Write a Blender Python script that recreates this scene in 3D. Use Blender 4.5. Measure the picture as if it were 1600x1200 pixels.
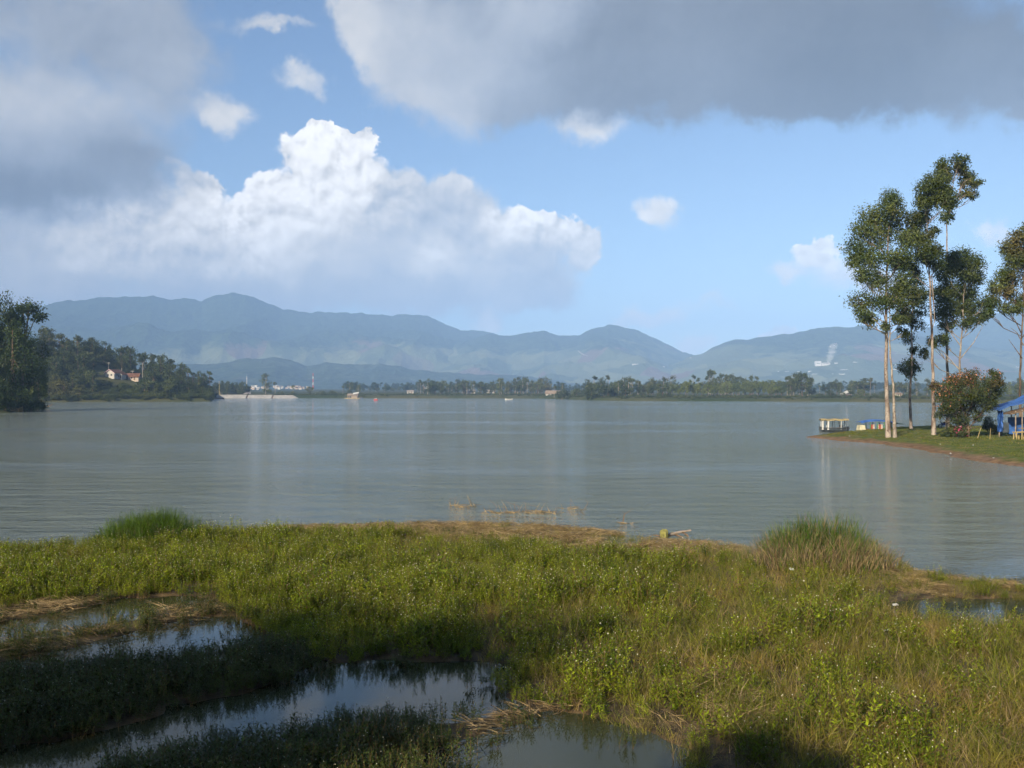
import bpy, math, random
import numpy as np
from mathutils import Vector, Matrix

# ------------------------------------------------------------------ clear
for o in list(bpy.data.objects):
    bpy.data.objects.remove(o)
scene = bpy.context.scene
COL = scene.collection
RNG = np.random.default_rng(11)
random.seed(11)

# ------------------------------------------------------------------ camera
EYE, F, HZ = 5.5, 1570.0, 614.0          # eye height, focal length (photo px), horizon row
cam_d = bpy.data.cameras.new('camera')
cam = bpy.data.objects.new('camera', cam_d)
COL.objects.link(cam)
cam_d.sensor_width = 36.0
cam_d.lens = 36.0 * F / 1600.0
cam_d.clip_start = 0.1
cam_d.clip_end = 60000.0
cam.location = (0, 0, EYE)
cam.rotation_euler = (math.radians(90) + math.atan(14.0 / F), 0, 0)
scene.camera = cam

# ------------------------------------------------------------------ sun, sky, exposure
SUN_EL, SUN_AZ = math.radians(25.0), math.radians(208.0)   # azimuth from +Y, clockwise: behind, to the left
S_DIR = Vector((math.sin(SUN_AZ) * math.cos(SUN_EL), math.cos(SUN_AZ) * math.cos(SUN_EL), math.sin(SUN_EL)))
sun_d = bpy.data.lights.new('sun', 'SUN')
sun = bpy.data.objects.new('sun', sun_d)
COL.objects.link(sun)
sun_d.energy = 5.0
sun_d.angle = math.radians(0.6)
sun_d.color = (1.0, 0.87, 0.66)
sun.rotation_euler = (-S_DIR).to_track_quat('-Z', 'Y').to_euler()
sun.location = (0, -40, 60)

vs = scene.view_settings
vs.view_transform = 'Standard'
vs.look = 'None'
vs.exposure = 0.80
vs.gamma = 1.0
vs.use_curve_mapping = False
scene.render.engine = 'CYCLES'
cy = scene.cycles
cy.use_denoising = True
try:
    cy.denoiser = 'OPENIMAGEDENOISE'
    cy.denoising_input_passes = 'RGB_ALBEDO_NORMAL'
except Exception:
    pass
cy.max_bounces = 4
cy.diffuse_bounces = 2
cy.glossy_bounces = 2
cy.transmission_bounces = 3
cy.transparent_max_bounces = 8
cy.volume_bounces = 0
cy.caustics_reflective = False
cy.caustics_refractive = False
cy.use_adaptive_sampling = True
cy.adaptive_threshold = 0.025
cy.adaptive_min_samples = 12


class NT:
    """small helper that writes shader maths as nodes"""
    def __init__(self, tree):
        self.t = tree
        self.n = tree.nodes
        self.l = tree.links

    def node(self, typ, **kw):
        nd = self.n.new(typ)
        for k, v in kw.items():
            setattr(nd, k, v)
        return nd

    def put(self, sock, v):
        if isinstance(v, bpy.types.NodeSocket):
            self.l.new(v, sock)
        elif v is not None:
            sock.default_value = v

    def m(self, op, a, b=None, c=None, clamp=False):
        nd = self.n.new('ShaderNodeMath')
        nd.operation = op
        nd.use_clamp = clamp
        self.put(nd.inputs[0], a)
        if b is not None:
            self.put(nd.inputs[1], b)
        if c is not None:
            self.put(nd.inputs[2], c)
        return nd.outputs[0]

    def v(self, op, a, b=None, c=None):
        nd = self.n.new('ShaderNodeVectorMath')
        nd.operation = op
        self.put(nd.inputs[0], a)
        if b is not None:
            self.put(nd.inputs[3 if op == 'SCALE' else 1], b)
        if c is not None:
            self.put(nd.inputs[2], c)
        return nd.outputs[1] if op in ('LENGTH', 'DOT_PRODUCT', 'DISTANCE') else nd.outputs[0]

    def sep(self, vec):
        nd = self.n.new('ShaderNodeSeparateXYZ')
        self.put(nd.inputs[0], vec)
        return nd.outputs

    def comb(self, x=0.0, y=0.0, z=0.0):
        nd = self.n.new('ShaderNodeCombineXYZ')
        for i, q in enumerate((x, y, z)):
            self.put(nd.inputs[i], q)
        return nd.outputs[0]

    def noise(self, vec, scale, detail=4.0, rough=0.5, lac=2.0, dist=0.0, color=False, dim='3D'):
        nd = self.n.new('ShaderNodeTexNoise')
        nd.noise_dimensions = dim
        self.put(nd.inputs['Vector'], vec)
        nd.inputs['Scale'].default_value = scale
        nd.inputs['Detail'].default_value = detail
        nd.inputs['Roughness'].default_value = rough
        nd.inputs['Lacunarity'].default_value = lac
        nd.inputs['Distortion'].default_value = dist
        return nd.outputs['Color'] if color else nd.outputs['Fac']

    def voro(self, vec, scale, detail=0.0, feature='F1', out='Distance', smooth=None, dim='3D'):
        nd = self.n.new('ShaderNodeTexVoronoi')
        nd.voronoi_dimensions = dim
        nd.feature = feature
        self.put(nd.inputs['Vector'], vec)
        nd.inputs['Scale'].default_value = scale
        nd.inputs['Detail'].default_value = detail
        if smooth is not None:
            nd.inputs['Smoothness'].default_value = smooth
        return nd.outputs[out]

    def rng(self, x, a, b, c=0.0, d=1.0, smooth=True):
        nd = self.n.new('ShaderNodeMapRange')
        nd.interpolation_type = 'SMOOTHSTEP' if smooth else 'LINEAR'
        nd.clamp = True
        self.put(nd.inputs['Value'], x)
        for k, q in zip(('From Min', 'From Max', 'To Min', 'To Max'), (a, b, c, d)):
            self.put(nd.inputs[k], q)
        return nd.outputs[0]

    def mix(self, f, a, b):
        nd = self.n.new('ShaderNodeMix')
        nd.data_type = 'RGBA'
        self.put(nd.inputs[0], f)
        for s, q in ((nd.inputs[6], a), (nd.inputs[7], b)):
            if isinstance(q, tuple) and len(q) == 3:
                q = (*q, 1.0)
            self.put(s, q)
        return nd.outputs[2]

    def bump(self, h, strength=1.0, dist=1.0):
        nd = self.n.new('ShaderNodeBump')
        self.put(nd.inputs['Height'], h)
        self.put(nd.inputs['Strength'], strength)
        self.put(nd.inputs['Distance'], dist)
        return nd.outputs[0]


SKY_STRENGTH = 0.086
world = bpy.data.worlds.new('World')
scene.world = world
world.use_nodes = True
wt = NT(world.node_tree)
wt.n.clear()
sky = wt.node('ShaderNodeTexSky')
sky.sky_type = 'NISHITA'
sky.sun_disc = False
sky.sun_elevation = SUN_EL
sky.sun_rotation = SUN_AZ
sky.altitude = 1400.0
sky.air_density = 1.0
sky.dust_density = 1.0
sky.ozone_density = 2.2

# clouds: lumps placed by compass direction and height above the horizon (azimuth, elevation), broken up by fractal noise
CLOUDS = [  # photo x, y, half width, half height, brightness, edge softness
    # broad grey deck, upper right
    (1000, -40, 520, 150, 0.272, 0.5), (880, 70, 300, 110, 0.2924, 0.5), (1180, 60, 330, 120, 0.1615, 0.55), (1400, 60, 320, 115, 0.1615, 0.55),
    (1580, 110, 200, 90, 0.204, 0.5), (1090, 140, 210, 62, 0.204, 0.5), (1310, 135, 190, 62, 0.1403, 0.5), (620, 50, 105, 105, 0.66, 0.55),
    (720, 110, 160, 90, 0.56, 0.7), (556, 45, 52, 72, 0.74, 0.5), (690, 175, 88, 48, 0.55, 0.9), (850, 160, 130, 50, 0.272, 0.45),
    (1620, 165, 70, 45, 0.2244, 0.4), (1000, -260, 1100, 210, 0.2448, 0.5), (620, 130, 72, 55, 0.58, 0.8), (840, 10, 80, 55, 0.72, 0.4),
    # grey bank, upper left
    (110, 50, 250, 125, 0.391, 0.5), (60, 165, 230, 62, 0.616, 0.5), (270, 100, 120, 120, 0.3714, 0.5), (90, 255, 170, 75, 0.305, 0.5),
    (40, 300, 130, 52, 0.1658, 0.4), (205, 255, 112, 70, 0.2669, 0.4), (352, 185, 52, 36, 0.78, 0.5), (10, 215, 160, 60, 0.572, 0.5),
    (430, 42, 75, 16, 0.62, 0.5), (462, 128, 44, 28, 0.72, 0.5), (-150, 250, 250, 200, 0.2584, 0.5), (-100, -200, 500, 200, 0.2584, 0.5),
    (190, 60, 110, 30, 0.2992, 0.5),
    # towering cumulus
    (487, 203, 40, 26, 1.05, 0.08), (528, 212, 26, 22, 1, 0.08), (566, 216, 26, 22, 0.97, 0.1), (500, 262, 88, 58, 1, 0.1), (440, 318, 92, 52, 1, 0.1),
    (560, 292, 92, 66, 0.98, 0.15), (380, 345, 66, 46, 0.95, 0.1), (520, 372, 150, 75, 0.8, 0.3), (640, 320, 80, 66, 0.62, 0.3),
    (700, 340, 60, 50, 0.6, 0.35), (672, 410, 56, 40, 1, 0.2), (610, 420, 150, 66, 0.52, 0.5), (303, 290, 44, 34, 0.84, 0.12), (250, 345, 110, 56, 0.78, 0.2),
    (150, 365, 90, 52, 0.72, 0.25), (190, 400, 95, 36, 0.84, 0.25), (50, 385, 120, 60, 0.62, 0.4), (330, 400, 120, 56, 0.82, 0.25), (450, 425, 62, 36, 0.84, 0.3),
    (200, 452, 280, 42, 0.6, 0.5), (540, 468, 250, 48, 0.5, 0.5), (740, 470, 150, 40, 0.52, 0.5), (0, 440, 200, 50, 0.6, 0.5), (-180, 420, 200, 90, 0.55, 0.4),
    (280, 440, 40, 18, 0.7, 0.4), (420, 470, 120, 20, 0.56, 0.5),
    # second cumulus
    (806, 358, 48, 36, 1.1, 0.1), (868, 362, 56, 36, 1.1, 0.12), (912, 385, 34, 40, 0.72, 0.25), (840, 415, 95, 52, 0.58, 0.35), (790, 430, 66, 48, 0.66, 0.35),
    (850, 458, 85, 30, 0.5, 0.4),
    (735, 330, 60, 50, 0.62, 0.3), (760, 390, 60, 52, 0.6, 0.35), (715, 285, 34, 26, 0.7, 0.3), (730, 440, 90, 40, 0.5, 0.5),
    # small ones
    (1040, 332, 50, 34, 0.9, 0.4), (910, 207, 74, 28, 0.85, 0.5), (1300, 404, 36, 29, 1.05, 0.15), (1310, 442, 78, 32, 0.85, 0.5), (1230, 433, 40, 16, 0.85, 0.5),
    (1562, 360, 46, 36, 0.9, 0.4), (1010, 495, 90, 18, 0.9, 0.5), (1120, 483, 56, 13, 0.8, 1), (1226, 516, 30, 11, 1, 0.2),
    (1085, 538, 52, 24, 0.95, 0.4), (772, 505, 34, 18, 0.9, 0.4), (1390, 450, 70, 30, 0.85, 0.4), (1500, 420, 60, 26, 0.85, 0.4),
]


def build_sky():
    tc = wt.node('ShaderNodeTexCoord')
    d = wt.v('NORMALIZE', tc.outputs['Generated'])
    x, y, z = wt.sep(d)
    az = wt.m('ARCTAN2', x, y)
    el = wt.m('ARCSINE', z)
    p0 = wt.comb(az, el, 0.0)
    # domain warp
    w1 = wt.v('SUBTRACT', wt.noise(p0, 9.0, 2.0, 0.55, color=True, dim='2D'), (0.5, 0.5, 0.5))
    w2 = wt.v('SUBTRACT', wt.noise(p0, 34.0, 4.0, 0.62, color=True, dim='2D'), (0.5, 0.5, 0.5))
    p = wt.v('ADD', p0, wt.v('ADD', wt.v('MULTIPLY', w1, (0.05, 0.035, 0.0)), wt.v('MULTIPLY', w2, (0.036, 0.032, 0.0))))
    Sw, Sb, Ss = 0.0, 0.0, 0.0
    for (px, py, rx, ry, b, s) in CLOUDS:
        a = math.atan((px - 800) / F)
        e = math.atan((HZ - py) / F * math.cos(a))
        ra, re = 1.25 * rx / F * math.cos(a) ** 2, 1.25 * ry / F * math.cos(a)
        q = wt.v('MULTIPLY_ADD', p, (1 / ra, 1 / re, 0.0), (-a / ra, -e / re, 0.0))
        k = wt.v('DOT_PRODUCT', q, q)
        w = wt.m('SUBTRACT', 1.0, k, clamp=True)
        w = wt.m('MULTIPLY', w, w)
        Sw = wt.m('ADD', Sw, w)
        Sb = wt.m('MULTIPLY_ADD', w, b, Sb)
        Ss = wt.m('MULTIPLY_ADD', w, s, Ss)
    # the same broken deck goes on round the rest of the sky
    far = wt.m('MAXIMUM', wt.rng(wt.m('ABSOLUTE', az), 0.55, 0.9), wt.rng(el, 0.42, 0.62))
    g = wt.noise(wt.v('MULTIPLY', d, (1.0, 1.0, 2.2)), 2.6, 4.0, 0.55)
    g = wt.m('MULTIPLY', wt.m('MULTIPLY', wt.rng(g, 0.46, 0.66), far), wt.rng(el, -0.02, 0.05))
    Sw = wt.m('ADD', Sw, g)
    Sb = wt.m('MULTIPLY_ADD', g, 0.30, Sb)
    Ss = wt.m('MULTIPLY_ADD', g, 0.4, Ss)
    inv = wt.m('DIVIDE', 1.0, wt.m('MAXIMUM', Sw, 0.001))
    b = wt.m('MULTIPLY', Sb, inv)
    s = wt.m('MULTIPLY', Ss, inv)
    # fractal break-up; the second sample, taken a little towards the sun, gives the billows a lit and a shaded side
    pn = wt.v('ADD', p0, wt.v('MULTIPLY', w1, (0.03, 0.03, 0.0)))

    def billow(v):
        n = wt.noise(v, 17.0, 6.0, 0.62, dim='2D')
        c = wt.voro(v, 46.0, 1.0, 'F1', dim='2D')
        return wt.m('MULTIPLY_ADD', c, -0.16, n)
    n1 = billow(pn)
    n2 = billow(wt.v('ADD', pn, (-0.004, 0.009, 0.0)))
    hard = wt.rng(s, 0.05, 0.45, 1.0, 0.0, smooth=False)
    amp = wt.m('MULTIPLY', wt.m('MULTIPLY_ADD', hard, 0.25, 1.15), wt.rng(Sw, 0.0, 0.25))
    D = wt.m('MULTIPLY_ADD', wt.m('SUBTRACT', n1, 0.43), amp, wt.m('SUBTRACT', Sw, 0.26))
    alpha = wt.rng(D, wt.m('MULTIPLY_ADD', hard, 0.10, -0.12), wt.m('MULTIPLY_ADD', s, 1.8, 0.03))
    lit = wt.m('SUBTRACT', n1, n2)
    gain = wt.m('MULTIPLY_ADD', hard, 1.9, 0.25)
    lit = wt.m('MULTIPLY', lit, gain)
    soft = wt.m('MULTIPLY', wt.m('SUBTRACT', wt.noise(pn, 7.0, 5.0, 0.55, dim='2D'), 0.5), 0.70)
    bb = wt.m('MULTIPLY', b, wt.m('ADD', 1.0, wt.m('ADD', lit, soft)))
    bb = wt.m('MINIMUM', wt.m('MAXIMUM', bb, 0.08), 1.12)
    col = wt.mix(wt.rng(bb, 0.25, 0.80), (0.84, 0.95, 1.14), (1.0, 0.97, 0.925))
    col = wt.v('SCALE', col, bb)
    col = wt.v('SCALE', col, 0.76 / SKY_STRENGTH)
    final = wt.mix(wt.m('MULTIPLY', alpha, 0.97), sky.outputs[0], col)
    bg = wt.node('ShaderNodeBackground')
    bg.inputs['Strength'].default_value = SKY_STRENGTH
    wt.l.new(final, bg.inputs['Color'])
    out = wt.node('ShaderNodeOutputWorld')
    wt.l.new(bg.outputs[0], out.inputs['Surface'])


build_sky()
world.cycles.sampling_method = 'MANUAL'
world.cycles.sample_map_resolution = 512

# ------------------------------------------------------------------ places: photo pixel -> point of the place
def gp(px, py, z=0.0):
    """point of height z seen at a pixel"""
    Y = (EYE - z) * F / (py - HZ)
    return np.array(((px - 800) / F * Y, Y, z))


def at(px, py, Y):
    """point at forward distance Y seen at a pixel"""
    return np.array(((px - 800) / F * Y, Y, EYE + (HZ - py) / F * Y))


# ------------------------------------------------------------------ materials
MATS = {}


def new_mat(name):
    m = bpy.data.materials.new(name)
    m.use_nodes = True
    t = NT(m.node_tree)
    t.n.clear()
    out = t.node('ShaderNodeOutputMaterial')
    MATS[name] = m
    return m, t, out


def principled(t, out, color, rough=0.8, spec=0.3, normal=None, metallic=0.0):
    b = t.node('ShaderNodeBsdfPrincipled')
    if isinstance(color, tuple) and len(color) == 3:
        color = (*color, 1.0)
    t.put(b.inputs['Base Color'], color)
    t.put(b.inputs['Roughness'], rough)
    t.put(b.inputs['Specular IOR Level'], spec)
    t.put(b.inputs['Metallic'], metallic)
    if normal is not None:
        t.put(b.inputs['Normal'], normal)
    t.l.new(b.outputs[0], out.inputs['Surface'])
    return b


def plain(name, c, rough=0.7, var=0.25, scale=3.0, bump=0.0, spec=0.3, metallic=0.0):
    """painted / wooden / plastered surface with wear: colour wanders with a noise that belongs to the thing"""
    m, t, out = new_mat(name)
    tc = t.node('ShaderNodeTexCoord')
    n = t.noise(tc.outputs['Object'], scale, 5.0, 0.6)
    f = t.rng(n, 0.3, 0.7)
    dark = tuple(q * (1 - var) for q in c)
    lite = tuple(min(1.0, q * (1 + var * 0.5)) for q in c)
    col = t.mix(f, dark, lite)
    nor = t.bump(n, 0.4, bump) if bump else None
    principled(t, out, col, rough, spec, nor, metallic)
    return m


def leafy(name, c1, c2, c3=None, trans=0.35, scale=0.6, c3_amount=(0.60, 0.75), rough=0.5, gloss=0.25, wscale=None):
    """leaf: two or three tones by noise, some light passes through"""
    m, t, out = new_mat(name)
    geo = t.node('ShaderNodeNewGeometry')
    n = t.noise(geo.outputs['Position'], scale, 4.0, 0.65)
    col = t.mix(t.rng(n, 0.35, 0.65), c1, c2)
    if c3 is not None:
        n3 = t.noise(geo.outputs['Position'], wscale or scale * 0.23, 5.0, 0.62)
        col = t.mix(t.rng(n3, *c3_amount), col, c3)
    oi = t.node('ShaderNodeObjectInfo')
    k = t.m('MULTIPLY_ADD', oi.outputs['Random'], 0.4, 0.8)
    k = t.m('MULTIPLY', k, t.m('MULTIPLY_ADD', geo.outputs['Random Per Island'], 1.1, 0.45))
    col = t.v('SCALE', col, k)
    b = t.node('ShaderNodeBsdfPrincipled')
    t.put(b.inputs['Base Color'], col)
    b.inputs['Roughness'].default_value = rough
    b.inputs['Specular IOR Level'].default_value = gloss
    tr = t.node('ShaderNodeBsdfTranslucent')
    t.put(tr.inputs['Color'], t.mix(0.6, col, (0.16, 0.20, 0.03)))
    mx = t.node('ShaderNodeMixShader')
    mx.inputs[0].default_value = trans
    t.l.new(b.outputs[0], mx.inputs[1])
    t.l.new(tr.outputs[0], mx.inputs[2])
    t.l.new(mx.outputs[0], out.inputs['Surface'])
    return m


def build_materials():
    # lake water: murky, rippled out on the open lake, still between the weeds
    m, t, out = new_mat('lake_water')
    geo = t.node('ShaderNodeNewGeometry')
    P = geo.outputs['Position']
    x, y, z = t.sep(P)
    calm = t.rng(y, 28.5, 40.0, 0.012, 1.0)
    gust = t.noise(t.v('MULTIPLY', P, (0.010, 0.030, 0.0)), 1.0, 3.0, 0.6)
    gust = t.rng(gust, 0.32, 0.64, 0.30, 1.2)
    pv = t.v('MULTIPLY', P, (0.31, 0.70, 1.0))
    h1 = t.noise(pv, 0.75, 2.0, 0.5)
    h2 = t.noise(t.v('MULTIPLY', P, (0.95, 1.5, 1.0)), 2.6, 3.0, 0.6)
    h0 = t.noise(t.v('MULTIPLY', P, (0.07, 0.17, 1.0)), 1.0, 2.0, 0.5)
    h = t.m('ADD', t.m('MULTIPLY', h1, 0.78), t.m('MULTIPLY_ADD', h0, 0.50, t.m('MULTIPLY', h2, 0.28)))
    nor = t.bump(h, t.m('MULTIPLY', calm, gust), 1.0)
    silt = t.noise(P, 0.02, 3.0, 0.5)
    col = t.mix(silt, (0.138, 0.166, 0.146), (0.170, 0.196, 0.170))
    col = t.mix(t.rng(y, 27.5, 34.0), (0.040, 0.046, 0.022), col)   # clear shallow water over dark mud between the weeds
    b = principled(t, out, col, 0.06, 0.5, nor)
    b.inputs['IOR'].default_value = 1.33
    # far land
    m, t, out = new_mat('far_land')
    geo = t.node('ShaderNodeNewGeometry')
    P = geo.outputs['Position']
    n = t.noise(P, 0.012, 6.0, 0.6)
    n2 = t.noise(P, 0.05, 5.0, 0.65)
    col = t.mix(t.rng(n, 0.38, 0.62), (0.040, 0.058, 0.020), (0.085, 0.085, 0.036))
    col = t.mix(t.rng(n2, 0.60, 0.75), col, (0.13, 0.105, 0.06))
    principled(t, out, col, 0.95, 0.1, t.bump(n2, 0.6, 0.6))
    # mountains: dark forest above (its spread also paints in cloud shade), paler fields and some bare red soil on the lower slopes
    for name, forest_lo, fields in (('mountain_forest', 150.0, 0.95), ('hill_forest', 1000.0, 0.35), ('foothill_forest', 0.0, 0.22)):
        m, t, out = new_mat(name)
        geo = t.node('ShaderNodeNewGeometry')
        P = geo.outputs['Position']
        x, y, z = t.sep(P)
        big = t.noise(P, 0.0011, 5.0, 0.6)
        mid = t.noise(P, 0.0045, 5.0, 0.65)
        fine = t.noise(P, 0.03, 4.0, 0.7)
        forest = t.mix(t.rng(fine, 0.3, 0.7), (0.018, 0.032, 0.014), (0.055, 0.085, 0.032))
        cell = t.voro(t.v('MULTIPLY', P, (1.0, 0.6, 1.0)), 0.006, 0.0, 'F1', 'Color')
        cr = t.sep(cell)
        field = t.mix(cr[0], (0.075, 0.100, 0.042), (0.17, 0.185, 0.085))
        field = t.mix(t.rng(cr[1], 0.84, 0.9), field, (0.16, 0.12, 0.08))
        if name == 'mountain_forest':
            # fields climb highest mid-valley as its sunlit patch; forest at left paints cloud shade
            reach = t.m('MULTIPLY_ADD', t.m('SUBTRACT', mid, 0.5), 420.0, t.m('MULTIPLY_ADD', t.m('SUBTRACT', big, 0.5), 380.0, 215.0))
            lim = t.rng(x, -2900.0, -1500.0, -260.0, 60.0)
            lim = t.m('ADD', lim, t.rng(x, 900.0, 1800.0, 0.0, -70.0))
            f = t.rng(t.m('SUBTRACT', t.m('ADD', reach, lim), z), -25.0, 45.0)
        else:
            f = t.m('MULTIPLY', t.rng(mid, 0.50, 0.60), fields)
        soil_n = t.noise(P, 0.0024, 4.0, 0.65)
        soil = t.rng(soil_n, 0.58, 0.68)
        field = t.mix(t.m('MULTIPLY', soil, 0.16), field, (0.20, 0.13, 0.085))
        col = t.mix(f, forest, field)
        principled(t, out, col, 0.95, 0.05, t.bump(fine, 0.9, 14.0))
    # ground of the near shore
    m, t, out = new_mat('marsh_mud')
    geo = t.node('ShaderNodeNewGeometry')
    n = t.noise(geo.outputs['Position'], 2.2, 6.0, 0.65)
    col = t.mix(t.rng(n, 0.35, 0.65), (0.040, 0.030, 0.016), (0.13, 0.090, 0.045))
    principled(t, out, col, 0.7, 0.3, t.bump(n, 0.8, 0.12))
    m, t, out = new_mat('bank_soil')
    geo = t.node('ShaderNodeNewGeometry')
    P = geo.outputs['Position']
    x, y, z = t.sep(P)
    n = t.noise(P, 0.35, 6.0, 0.65)
    n2 = t.noise(P, 1.7, 5.0, 0.65)
    zz = t.m('MULTIPLY_ADD', t.m('SUBTRACT', n, 0.5), 0.75, z)
    soil = t.mix(t.rng(n2, 0.3, 0.7), (0.115, 0.070, 0.038), (0.26, 0.165, 0.095))
    turf = t.mix(t.rng(n2, 0.3, 0.7), (0.055, 0.085, 0.016), (0.135, 0.155, 0.035))
    turf = t.mix(t.rng(n, 0.56, 0.66), turf, (0.20, 0.155, 0.07))
    col = t.mix(t.rng(zz, 0.16, 0.36), soil, turf)
    principled(t, out, col, 0.9, 0.15, t.bump(n2, 0.8, 0.10))
    # trunks
    for name, a, b_, c in (('gum_bark', (0.17, 0.125, 0.10), (0.38, 0.325, 0.275), (0.12, 0.07, 0.055)),
                           ('pale_bark', (0.22, 0.18, 0.145), (0.42, 0.37, 0.31), (0.13, 0.08, 0.055)),
                           ('dark_bark', (0.075, 0.052, 0.036), (0.20, 0.145, 0.10), (0.05, 0.035, 0.025))):
        m, t, out = new_mat(name)
        geo = t.node('ShaderNodeNewGeometry')
        n = t.noise(t.v('MULTIPLY', geo.outputs['Position'], (1.0, 1.0, 0.35)), 2.4, 5.0, 0.65)
        n2 = t.noise(geo.outputs['Position'], 6.0, 4.0, 0.6)
        col = t.mix(t.rng(n, 0.40, 0.60), a, b_)
        col = t.mix(t.rng(n2, 0.57, 0.66), col, c)
        principled(t, out, col, 0.85, 0.15, t.bump(n2, 0.6, 0.04))
    # leaves
    leafy('gum_leaf', (0.042, 0.070, 0.020), (0.115, 0.140, 0.040), (0.135, 0.110, 0.042), 0.30, 0.45, (0.56, 0.70))
    leafy('dark_leaf', (0.016, 0.032, 0.010), (0.048, 0.075, 0.020), None, 0.25, 0.25)
    leafy('hill_leaf', (0.026, 0.042, 0.013), (0.080, 0.100, 0.026), (0.12, 0.115, 0.035), 0.22, 0.05, (0.52, 0.68))
    leafy('shore_leaf', (0.045, 0.066, 0.022), (0.110, 0.128, 0.042), (0.14, 0.125, 0.05), 0.22, 0.03, (0.54, 0.7))
    leafy('bamboo_leaf', (0.075, 0.105, 0.026), (0.17, 0.195, 0.055), None, 0.3, 0.05)
    leafy('bush_leaf', (0.030, 0.048, 0.012), (0.085, 0.098, 0.024), (0.12, 0.070, 0.030), 0.3, 0.9, (0.52, 0.68))
    leafy('weed_leaf', (0.095, 0.145, 0.010), (0.250, 0.300, 0.018), (0.28, 0.245, 0.035), 0.26, 1.5, (0.57, 0.74), wscale=0.40, gloss=0.10)
    leafy('shade_weed_leaf', (0.026, 0.046, 0.010), (0.075, 0.100, 0.018), (0.14, 0.140, 0.028), 0.25, 1.5, (0.60, 0.75), wscale=0.5)  # weed leaf darkened so the shadow over the pool rows looks deeper
    leafy('grass_leaf', (0.105, 0.135, 0.012), (0.240, 0.235, 0.028), (0.32, 0.225, 0.060), 0.38, 1.1, (0.46, 0.64), wscale=0.45)
    leafy('sedge_leaf', (0.050, 0.110, 0.011), (0.115, 0.20, 0.020), (0.14, 0.155, 0.03), 0.38, 1.4, (0.60, 0.75))
    leafy('straw', (0.19, 0.130, 0.066), (0.35, 0.260, 0.135), (0.10, 0.066, 0.036), 0.2, 3.0, (0.54, 0.66), wscale=1.2)
    leafy('turf_leaf', (0.085, 0.115, 0.014), (0.195, 0.205, 0.030), (0.20, 0.155, 0.055), 0.35, 0.5, (0.54, 0.7))
    plain('flower_white', (0.60, 0.58, 0.44), 0.7, 0.15)
    plain('flower_orange', (0.52, 0.22, 0.11), 0.7, 0.35, 1.5)
    plain('flower_pink', (0.42, 0.05, 0.13), 0.7, 0.3, 2.0)
    plain('stem_red', (0.16, 0.10, 0.04), 0.7, 0.4, 2.0)
    # made things
    plain('concrete', (0.38, 0.36, 0.33), 0.9, 0.22, 0.25, 0.03)
    plain('whitewash', (0.46, 0.44, 0.40), 0.8, 0.12, 0.6)
    plain('pink_wall', (0.62, 0.42, 0.45), 0.8, 0.15, 0.6)
    plain('blue_wall', (0.10, 0.12, 0.42), 0.8, 0.15, 0.6)
    plain('roof_tile', (0.17, 0.085, 0.055), 0.9, 0.4, 0.7, 0.05)
    plain('roof_grey', (0.30, 0.27, 0.25), 0.8, 0.3, 0.7)
    plain('roof_buff', (0.26, 0.20, 0.15), 0.85, 0.25, 0.5)
    plain('window_dark', (0.03, 0.032, 0.036), 0.25, 0.2)
    plain('thatch', (0.40, 0.32, 0.16), 0.95, 0.35, 2.5, 0.04)
    plain('white_paint', (0.60, 0.59, 0.56), 0.6, 0.15, 2.0)
    plain('hull_dark', (0.07, 0.085, 0.10), 0.6, 0.4, 2.0)
    plain('hull_cream', (0.60, 0.56, 0.40), 0.6, 0.25, 1.5)
    plain('green_paint', (0.10, 0.24, 0.08), 0.6, 0.3, 2.0)
    plain('tarp_blue', (0.045, 0.135, 0.42), 0.5, 0.4, 1.6, 0.03, spec=0.4)
    plain('tarp_green', (0.05, 0.12, 0.085), 0.6, 0.25, 1.6)
    plain('bamboo', (0.46, 0.35, 0.15), 0.6, 0.35, 2.5)
    plain('wood_old', (0.20, 0.135, 0.085), 0.85, 0.4, 2.5)
    plain('wood_grey', (0.30, 0.245, 0.195), 0.85, 0.35, 3.0)
    plain('cloth_red', (0.45, 0.10, 0.07), 0.8, 0.3, 3.0)
    plain('cloth_pale', (0.55, 0.45, 0.36), 0.8, 0.4, 5.0)
    plain('red_paint', (0.55, 0.075, 0.05), 0.5, 0.2)
    plain('rubber', (0.02, 0.02, 0.022), 0.7, 0.2)
    plain('steel', (0.45, 0.46, 0.47), 0.35, 0.2, 3.0, metallic=0.8)
    plain('moto_blue', (0.02, 0.03, 0.14), 0.35, 0.2)
    plain('litter_plastic', (0.50, 0.50, 0.50), 0.5, 0.1)
    plain('husk_green', (0.25, 0.235, 0.07), 0.7, 0.35, 9.0)
    plain('pole_grey', (0.36, 0.33, 0.29), 0.85, 0.25)
    plain('greenhouse_film', (0.62, 0.62, 0.60), 0.5, 0.08)


build_materials()


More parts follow.
